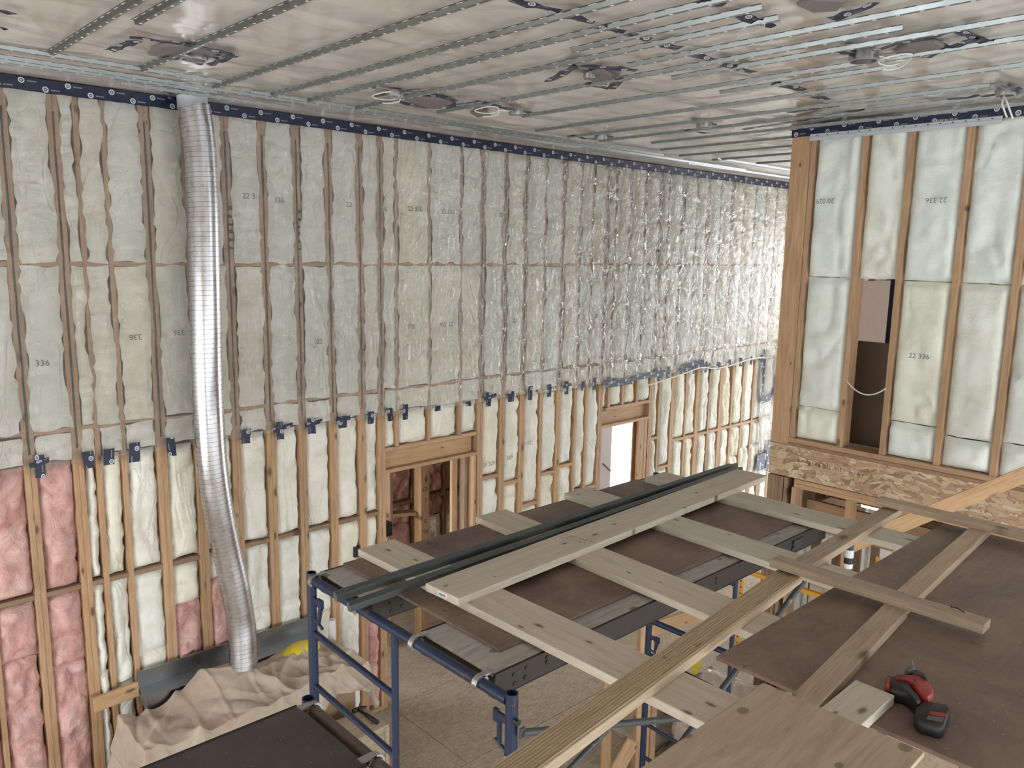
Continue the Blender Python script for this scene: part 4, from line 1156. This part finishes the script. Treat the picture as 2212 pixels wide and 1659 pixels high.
bt = lump('battery', [(1993, 1513), (2012, 1514), (2048, 1521), (2054, 1530), (2040, 1567), (2030, 1568), (1986, 1555), (1976, 1542), (1980, 1524)], ZT, ZT+0.050, M['black'], 0.008, 0.008)
lump('battery_label', [(2009, 1536), (2045, 1541), (2042, 1548), (2006, 1542)], ZT+0.049, ZT+0.0512, M['red'], 0.0004, 0.0002, bt)
lump('battery_label', [(2005, 1545), (2040, 1550), (2035, 1559), (2002, 1553)], ZT+0.049, ZT+0.0508, M['greyp'], 0.0004, 0.0002, bt)
lump('switch', [(1973, 1467), (1978, 1467), (1980, 1471), (1975, 1471)], ZT+0.060, ZT+0.0635, M['black'], 0.001, 0.0005, body)
for i in range(4): lump('vent', [(1936+i*5, 1456), (1937.5+i*5, 1456), (1940.5+i*5, 1463), (1939+i*5, 1463)], ZT+0.060, ZT+0.0625, M['black'], 0.0003, 0.0001, body)

# ---- flexible duct
dk = empty('flexible_duct', (2.45, 6.1, ZC), 'shiny flexible aluminium duct hanging from the ceiling to the drop cloth', 'duct')
DP = [aty(px, py, y) for (px, py, y) in ((419, 228, 6.06), (430, 300, 6.05), (438, 420, 6.04), (442, 570, 6.03), (445, 700, 6.02), (447, 800, 6.02), (451, 900, 6.02), (458, 1000, 6.02), (472, 1100, 6.02), (490, 1190, 6.02), (508, 1270, 6.0), (520, 1340, 5.98), (525, 1395, 5.95), (526, 1445, 5.92))]
def spline(pts, n):
    out = []
    for i in range(len(pts)-1):
        p0 = pts[max(i-1, 0)]; p1 = pts[i]; p2 = pts[i+1]; p3 = pts[min(i+2, len(pts)-1)]
        for k in range(n):
            t = k/n
            out.append(0.5*((2*p1)+(p2-p0)*t+(2*p0-5*p1+4*p2-p3)*t*t+(3*p1-p0-3*p2+p3)*t**3))
    out.append(pts[-1]); return out
sp = spline(DP, 60)
# resample evenly
acc = [0.0]
for i in range(1, len(sp)): acc.append(acc[-1]+(sp[i]-sp[i-1]).length)
step = 0.0072; N = int(acc[-1]/step); pts = []; j = 0
for i in range(N):
    s_ = i*step
    while acc[j+1] < s_: j += 1
    t = (s_-acc[j])/max(1e-9, acc[j+1]-acc[j]); pts.append(sp[j].lerp(sp[j+1], t))
rr = [0.112]*N
b = MB(); b.tube(pts[::3], rr[::3], 40, cap=False)
hose = b.build('hose', M['foil'], dk, smooth=True)
hx = []; a_ = Vector((1, 0, 0)); step2 = 26
tot = int(N*step/0.036)*step2
for i in range(tot):
    f_ = i/tot*(N-2); k0 = int(f_); c0 = pts[k0].lerp(pts[k0+1], f_-k0); tg = (pts[min(k0+3, N-1)]-pts[max(k0-3, 0)]).normalized()
    a_ = (a_-tg*a_.dot(tg)).normalized(); b2 = tg.cross(a_); th = 2*math.pi*i/step2
    hx.append(c0+(a_*math.cos(th)+b2*math.sin(th))*0.1120)
b = MB(); b.tube(hx, 0.0015, 4, cap=False); b.build('spiral_seam', M['seam'], hose)
p0 = DP[0]
b = MB(); b.lathe([(0.106, ZC-0.01), (0.106, p0.z-0.03), (0.109, p0.z-0.03)], 36, (p0.x-0.01, p0.y, 0)); b.build('collar', M['collar'], dk, smooth=True)
b = MB(); b.lathe([(0.02, ZC-0.03), (0.145, ZC-0.03), (0.150, ZC-0.012)], 30, (p0.x-0.01, p0.y, 0)); b.build('ceiling_flange', M['galv'], dk)
tape('tape_patch', (p0.x-0.20, p0.y-0.02, ZC-0.034), (p0.x-0.02, YW-0.06, ZC-0.04), 0.09, (0, 1, 0.1), ceiling)

# ---- ceiling boxes with their cables and taped surrounds
def canbox(px, py, lab, r=0.055, h=0.055, cable=None):
    p = atz(px, py, ZC-0.05)
    t = empty('ceiling_box', (p.x, p.y, ZC-0.02), lab, 'junction box', 'round steel ceiling boxes')
    b = MB(); b.lathe([(0.0005, ZC-0.026), (r*0.9, ZC-0.026), (r, ZC-0.036), (r, ZC-0.020-h), (r*0.86, ZC-0.020-h), (r*0.86, ZC-0.034), (0.001, ZC-0.034)], 26, (p.x, p.y, 0))
    me = b.mesh('ring'); smooth_by_angle(me); link('ring', me, M['alu'], t)
    b = MB(); b.box(p.x-0.16, p.x+0.16, p.y-0.02, p.y+0.02, ZC-0.026, ZC-0.036); b.build('hanger_strap', M['galv'], t)
    if cable:
        cp = []
        for i in range(25):
            th = i/24*2*math.pi*1.25; rr_ = 0.075+0.012*math.sin(i)
            cp.append(Vector((p.x+cable[0]+rr_*math.cos(th)*1.3, p.y+cable[1]+rr_*math.sin(th), ZC-0.05-0.02*math.sin(th)-i*0.0012)))
        b = MB(); b.tube([Vector((p.x, p.y, ZC-0.04))]+cp, 0.0045, 7); b.build('cable', M['cable'], t, smooth=True)
canbox(418, 122, 'round steel ceiling box inside a taped square near the duct', 0.075, 0.05)
canbox(852, 203, 'round ceiling box with a white cable coil, left of the tape loop', 0.06, 0.05, (-0.02, 0.05))
canbox(1114, 243, 'round ceiling box with a hanging white cable at the end of the tape loop', 0.055, 0.05, (-0.25, 0.03))
canbox(1274, 165, 'small ceiling box in the middle of a taped frame', 0.04, 0.045)
canbox(1866, 120, 'large round ceiling box in the upper right by the torn poly', 0.075, 0.06, (0.16, -0.1))
canbox(2172, 200, 'round ceiling box with cables just above the right wall tape', 0.06, 0.05)
canbox(1297, 297, 'far small ceiling box close to the long wall', 0.055, 0.05)
canbox(1520, 270, 'far ceiling box in the middle left of the corner post', 0.06, 0.05)
b = MB(); p = atz(2168, 205, ZC-0.06)
b.tube([p, p+Vector((-0.01, 0.0, -0.06)), p+Vector((0.01, -0.03, -0.14))], 0.006, 7); b.tube([p, p+Vector((0.02, -0.02, -0.05)), p+Vector((0.03, -0.06, -0.15))], 0.006, 7)
b.build('hanging_cable', M['cable'], None, smooth=True, label='pair of white cables dangling from the box above the right wall', cat='cable')
TP = [((235, 110), (295, 88)), ((280, 80), (395, 95)), ((400, 97), (505, 117)), ((507, 118), (455, 140)), ((352, 122), (440, 138)), ((0, 22), (28, 32)), ((0, 62), (12, 62)),
      ((1105, 0), (1205, 25)), ((1228, 33), (1278, 50)), ((1290, 58), (1345, 70)), ((1360, 76), (1400, 86)), ((1420, 95), (1468, 106)),
      ((805, 208), (905, 192)), ((920, 200), (985, 219)), ((845, 215), (915, 235)), ((1045, 222), (1112, 239)), ((960, 233), (1040, 216)),
      ((1185, 176), (1250, 141)), ((1225, 141), (1375, 151)), ((1265, 181), (1320, 192)), ((1320, 192), (1342, 168)),
      ((1512, 4), (1560, 14)), ((1582, 30), (1665, 56)), ((1795, 42), (1890, 8)), ((1800, 110), (1868, 122)), ((1885, 108), (2070, 66)), ((2070, 66), (2138, 96)), ((2000, 125), (2108, 84)),
      ((1482, 116), (1540, 130)), ((1556, 140), (1628, 156)), ((1672, 180), (1735, 195)), ((1756, 207), (1788, 216)), ((1700, 243), (1810, 228)), ((1722, 258), (1865, 238)),
      ((2050, 216), (2112, 206)), ((2120, 212), (2212, 190)), ((1230, 294), (1290, 302)), ((1470, 280), (1530, 288))]
for (a_, e_) in TP:
    A = atz(*a_, ZC-0.046); E_ = atz(*e_, ZC-0.046); dd = (E_-A); sd_ = Vector((dd.y, -dd.x, 0)).normalized()
    nrm_up = dd.normalized().cross(sd_)
    tape('tape_patch', A-sd_*0.03, E_-sd_*0.03, 0.062, sd_, ceiling, wav=0.014, seg=0.05)
# torn dark pockets in the poly
M['pocket'] = flat('exposed_grey_insulation', S(120, 112, 110), 0.95)
for poly in ([(318, 118), (345, 100), (400, 98), (470, 116), (440, 134), (370, 128)], [(870, 218), (900, 212), (960, 216), (985, 226), (950, 236), (900, 234)], [(1015, 245), (1040, 238), (1060, 250), (1030, 254)],
             [(1270, 160), (1300, 152), (1330, 168), (1310, 184), (1278, 178)], [(1720, 12), (1760, 0), (1830, 2), (1810, 24), (1755, 28)], [(1930, 112), (1960, 98), (2020, 92), (2050, 104), (2000, 122), (1950, 126)]):
    P_ = [(atz(x, y, ZC-0.04).x, atz(x, y, ZC-0.04).y) for x, y in poly]
    ar = sum(P_[i][0]*P_[(i+1) % len(P_)][1]-P_[(i+1) % len(P_)][0]*P_[i][1] for i in range(len(P_)))
    if ar < 0: P_ = P_[::-1]
    b = MB(); b.prism(P_, ZC-0.042, ZC-0.02, 0.01, 0.006); b.build('exposed_pocket', M['pocket'], ceiling)

# ---- loose cable on the far film, cable along the film edge
b = MB(); p = [aty(px, py, YW-0.09) for px, py in ((1611, 382), (1611, 402), (1604, 418), (1612, 410), (1622, 416), (1640, 430), (1648, 434), (1644, 428))]
b.tube(p, 0.006, 6); b.build('hanging_cable', M['cable'], None, smooth=True, label='thin cable hanging from the ceiling seam on the far film', cat='cable')
b = MB(); p = [aty(px, py, YW-0.13) for px, py in ((1380, 838), (1420, 826), (1450, 816), (1480, 806), (1515, 794), (1545, 796), (1580, 789), (1620, 776), (1650, 772))]
b.tube(spline(p, 4), 0.009, 7); b.build('cable_run', M['cable'], None, smooth=True, label='white cable strung along the lower film edge at the far end', cat='cable')

# ---- drop cloth over the covered unit by the wall
cu = empty('covered_unit', (2.6, 5.8, 0), 'bulky unit standing hidden under the canvas drop cloth', 'unit')
b = MB(); b.cbox(1.70, 3.02, 5.52, 6.06, 0, 1.02, 0.01); b.build('body', M['cardboard'], cu)
b = MB(); b.cbox(3.02, 3.46, 5.62, 6.06, 0, 0.98, 0.01); b.build('side_box', M['cardboard'], cu)
nu_, nv_ = 190, 150
bx0, bx1, by0, by1 = 1.66, 3.50, 5.48, 6.09
pu = np.linspace(bx0-0.62, bx1+0.30, nu_); pv = np.linspace(by0-0.78, by1-0.02, nv_)
U, V = np.meshgrid(pu, pv)
sh_ = np.clip((U-2.75)/0.35, 0, 1); sh_ = sh_*sh_*(3-2*sh_)
V = np.where(V < by0, by0-(by0-V)*(1-0.72*sh_), V)
ox = np.clip(bx0-U, 0, None); ox2 = np.clip(U-bx1, 0, None); oy = np.clip(by0-V, 0, None)
drop = np.sqrt((ox+ox2)**2+oy**2)
top = 1.13+0.06*np.exp(-((U-2.05)/0.18)**2)*0+0.13*np.exp(-((U-2.45)/0.30)**2-((V-5.95)/0.28)**2)+0.05*np.exp(-((U-3.2)/0.25)**2)-0.05*np.exp(-((U-1.95)/0.18)**2)
top += 0.055*fbm(U*2.6, V*3.0, 71, 3)
k_ = np.clip(drop/0.22, 0, 1)
rf = random.Random(21); F = np.zeros_like(U)
for q in range(80):
    u0 = rf.uniform(bx0-0.5, bx1+0.4); v0 = rf.uniform(by0-0.5, by1); an = rf.gauss(1.75, 0.45) if rf.random() < 0.75 else rf.uniform(0, 3.1)
    du_ = U-u0; dv_ = V-v0; al = du_*math.cos(an)+dv_*math.sin(an); ac = -du_*math.sin(an)+dv_*math.cos(an)
    ac = ac + 0.10*np.sin(al*rf.uniform(2, 5)+rf.uniform(0, 6)); L_ = rf.uniform(0.22, 0.55); w_ = rf.uniform(0.012, 0.036)
    F += rf.choice([1, 1, -0.7])*rf.uniform(0.35, 1.0)*w_*1.5*np.exp(-np.abs(ac/w_)**1.4)*np.exp(-(al/L_)**4)
F += 0.03*fbm(U*3, V*3, 79, 3)
Xc = np.clip(U, bx0, bx1) - 0.16*ox**0.8*np.sign(ox) - np.clip(ox/0.2, 0, 1)*F + 0.10*ox2 + np.clip(ox2/0.2, 0, 1)*F
Yc = np.clip(V, by0, by1) - 0.16*oy - np.clip(oy/0.15, 0, 1)*F*1.2
Zc = top - drop*0.93 + (1-k_)*F*1.1 - 0.10*np.clip(1-np.abs(ox+ox2-oy)/0.2, 0, 1)*k_
Zc = np.maximum(Zc, 0.02)
me = gridmesh('drop_cloth', np.stack([Xc, Yc, Zc], -1))
cl = link('drop_cloth', me, M['cloth'], None, label='beige canvas drop cloth heaped over the unit below the duct', cat='drop cloth')
md = cl.modifiers.new('thick', 'SOLIDIFY'); md.thickness = 0.004
md = cl.modifiers.new('smooth', 'SUBSURF'); md.levels = 1; md.render_levels = 1
# sheet-metal upstand behind it
pan = empty('metal_trough', (2.7, 6.25, 1.1), 'long grey sheet metal upstand against the studs behind the drop cloth', 'sheet metal')
b = MB(); b.box(1.885, 3.44, 6.295, 6.300, 1.165, 1.305); b.box(1.885, 3.44, 6.285, 6.300, 1.300, 1.306); b.build('upstand', M['sheet'], pan)
b = MB(); b.box(1.885, 3.44, 6.10, 6.30, 1.06, 1.165); b.build('tray', M['sheet'], pan)
board('ledge_board', (1.55, 6.28, 1.16), (1.88, 6.28, 1.175), 0.12, 0.03, M['header'], None, side=(0, 0, 1), label='short wooden board end left of the sheet metal upstand', cat='board')
b = MB()
nn = 14
vs = [(3.14+0.16*math.cos(2*math.pi*i/24)*math.cos(a_)*1.1, 5.985+0.095*math.sin(2*math.pi*i/24)*math.cos(a_), 1.17+0.085*math.sin(a_)) for a_ in np.linspace(-0.5, 1.56, nn) for i in range(24)]
fs = [(r_*24+i, r_*24+(i+1) % 24, (r_+1)*24+(i+1) % 24, (r_+1)*24+i) for r_ in range(nn-1) for i in range(24)]
b.add(vs, fs); b.build('yellow_bundle', M['yellow'], None, smooth=True, label='yellow rounded bundle half hidden behind the drop cloth', cat='bundle')
b = MB(); b.lathe([(0.034, 0.0), (0.034, 1.285), (0.02, 1.285), (0.02, 1.0)], 20, (3.53, 6.13, 0))
rl = b.build('wrap_roll', M['white'], None, smooth=True, label='white roll of stretch wrap standing at the end of the drop cloth', cat='roll')

# ---- plywood box with the hammer, cardboard box
pb = empty('plywood_box', (3.27, 5.36, 0), 'pale plywood box beside the drop cloth with a hammer on it', 'box')
b = MB(); b.cbox(3.05, 3.455, 5.12, 5.45, 0.0, 0.735, 0.003); b.build('body', M['ply'], pb)
b = MB(); b.cbox(3.045, 3.46, 5.115, 5.455, 0.735, 0.753, 0.002); b.build('lid', M['ply'], pb)
b = MB(); b.cbox(3.42, 3.459, 5.110, 5.1148, 0.0, 0.735, 0.001); b.build('corner_cleat', M['ply'], pb)
b = MB(); b.cbox(2.72, 3.03, 4.90, 5.13, 0.0, 0.90, 0.004); b.build('cardboard_box', M['cardboard'], None, label='brown cardboard box between the drop cloth and the plywood box', cat='box')
hm = empty('hammer', (3.38, 5.3, 0.755), 'black framing hammer lying on the plywood box', 'hammer')
h0, h1 = atz(772, 1532, 0.775), atz(815, 1560, 0.775)
b = MB(); b.tube([h0, h0.lerp(h1, 0.35), h0.lerp(h1, 0.5), h1], [0.012, 0.013, 0.019, 0.020], 10); b.build('handle', M['black'], hm, smooth=True)
dirn = (h1-h0).normalized(); perp = Vector((-dirn.y, dirn.x, 0))
b = MB(); b.tube([h0-perp*0.045, h0, h0+perp*0.03, h0+perp*0.085+dirn*0.02], [0.020, 0.018, 0.014, 0.006], 10); b.build('head', M['black'], hm, smooth=True)

# ---- things on the floor under the platform
ws = empty('wrapped_stack', (6.0, 3.6, 0), 'plastic wrapped stack of goods on the floor under the scaffold', 'wrapped goods')
def blob(x0, x1, y0, y1, z1, seed, parent, name='wrapping'):
    n_ = 26; P_ = []
    b = MB(); b.cbox(x0, x1, y0, y1, 0.0, z1, 0.05); me = b.mesh(name)
    o = link(name, me, M['wrapped'], parent)
    md = o.modifiers.new('s', 'SUBSURF'); md.subdivision_type = 'SIMPLE'; md.levels = 4; md.render_levels = 4
    tx = bpy.data.textures.new('crumple', 'CLOUDS'); tx.noise_scale = 0.22; tx.noise_depth = 2
    d_ = o.modifiers.new('d', 'DISPLACE'); d_.texture = tx; d_.strength = 0.09; d_.mid_level = 0.6; d_.texture_coords = 'GLOBAL'
    me.polygons.foreach_set('use_smooth', [True]*len(me.polygons)); return o
blob(5.66, 6.2, 4.05, 4.66, 0.70, 1, ws); blob(5.58, 6.18, 2.62, 3.80, 0.88, 2, ws)
ytp = MB(); a_ = atz(1503, 1436, 0.93); ytp.cbox(a_.x-0.05, a_.x-0.046, a_.y-0.05, a_.y+0.01, 0.80, 0.93, 0.001); ytp.cbox(a_.x-0.05, a_.x+0.06, a_.y-0.05, a_.y+0.01, 0.93, 0.935, 0.001)
ytp.build('yellow_tag', M['yellow'], None, label='yellow tape tag on the plastic wrapped stack', cat='tag')
def post2(x, y, h, lab, w=0.089, t=0.038, tilt=(0, 0)):
    board('stud_post', (x, y, 0), (x+tilt[0], y+tilt[1], h), w, t, M['stud'], None, side=(0.8, -0.6, 0), label=lab, cat='stud', group='upright studs under the platform')
post2(5.22, 4.24, 1.45, 'upright stud under the platform left of the blue post')
post2(5.42, 4.04, 1.45, 'upright stud behind the blue post under the platform')
post2(5.52, 3.95, 1.45, 'upright stud right of the blue post under the platform', 0.05)
q = atz(1398, 1350, 1.50)
board('stud_post', (q.x, q.y, 0), (q.x, q.y, q.z), 0.12, 0.045, M['stud'], None, side=(0.8, -0.6, 0), label='short stud post behind the far scaffold frame', cat='stud', group='upright studs under the platform')
q2 = atz(1540, 1315, 1.44)
board('rail_board', (q.x+0.07, q.y, 1.44), (q2.x, q2.y, 1.44), 0.13, 0.04, M['header'], None, side=(0, 0, 1), label='horizontal board nailed to the stud post behind the far scaffold frame', cat='board')
p0_ = atz(1368, 1600, 0.55); p1_ = atz(1300, 1720, 0.05)
board('brace_board', p1_, p0_, 0.11, 0.04, M['stud'], None, side=(0.7, -0.7, 0.1), label='diagonal stud offcut leaning against the upright studs', cat='board')
# leaning sheets against the lower wall
for i, (y0, y1, z1, mt) in enumerate(((2.35, 2.80, 1.95, 'ply'), (2.82, 3.10, 1.80, 'ply'), (1.75, 2.30, 2.0, 'ply'))):
    b = MB(); b.cbox(0, 0.016, y0, y1, 0, z1, 0.002)
    b.build('leaning_sheet', M[mt], None, M=Matrix.Translation((6.36+0.03*i, 0, 0.0))@Matrix.Rotation(math.radians(6), 4, 'Y'), label=('pale sheet leaning on the lower wall, middle one', 'pale sheet leaning on the lower wall, nearest the long wall', 'pale sheet leaning on the lower wall, farthest right')[i], cat='sheet', group='sheets leaning on the lower wall')
# orange shelving
sh = empty('steel_shelving', (6.0, 3.1, 0), 'yellow perforated steel shelving upright seen under the scaffold', 'shelving')
for (x, y, zt) in ((6.27, 3.60, 2.05), (6.27, 2.42, 2.30)):
    b = MB(); b.box(x, x+0.003, y-0.02, y+0.02, 0, zt); b.box(x, x+0.04, y+0.017, y+0.02, 0, zt); up = b.build('upright', M['orange'], sh)
    b = MB()
    for i in range(int(zt/0.06)): b.tube([(x-0.001, y, 0.04+i*0.06), (x+0.001, y, 0.04+i*0.06)], 0.008, 8)
    b.build('hole_row', M['black'], up, kind='stuff')
b = MB(); b.cbox(6.27, 6.31, 2.42, 3.60, 1.80, 1.84, 0.003); b.build('beam', M['orange'], sh)
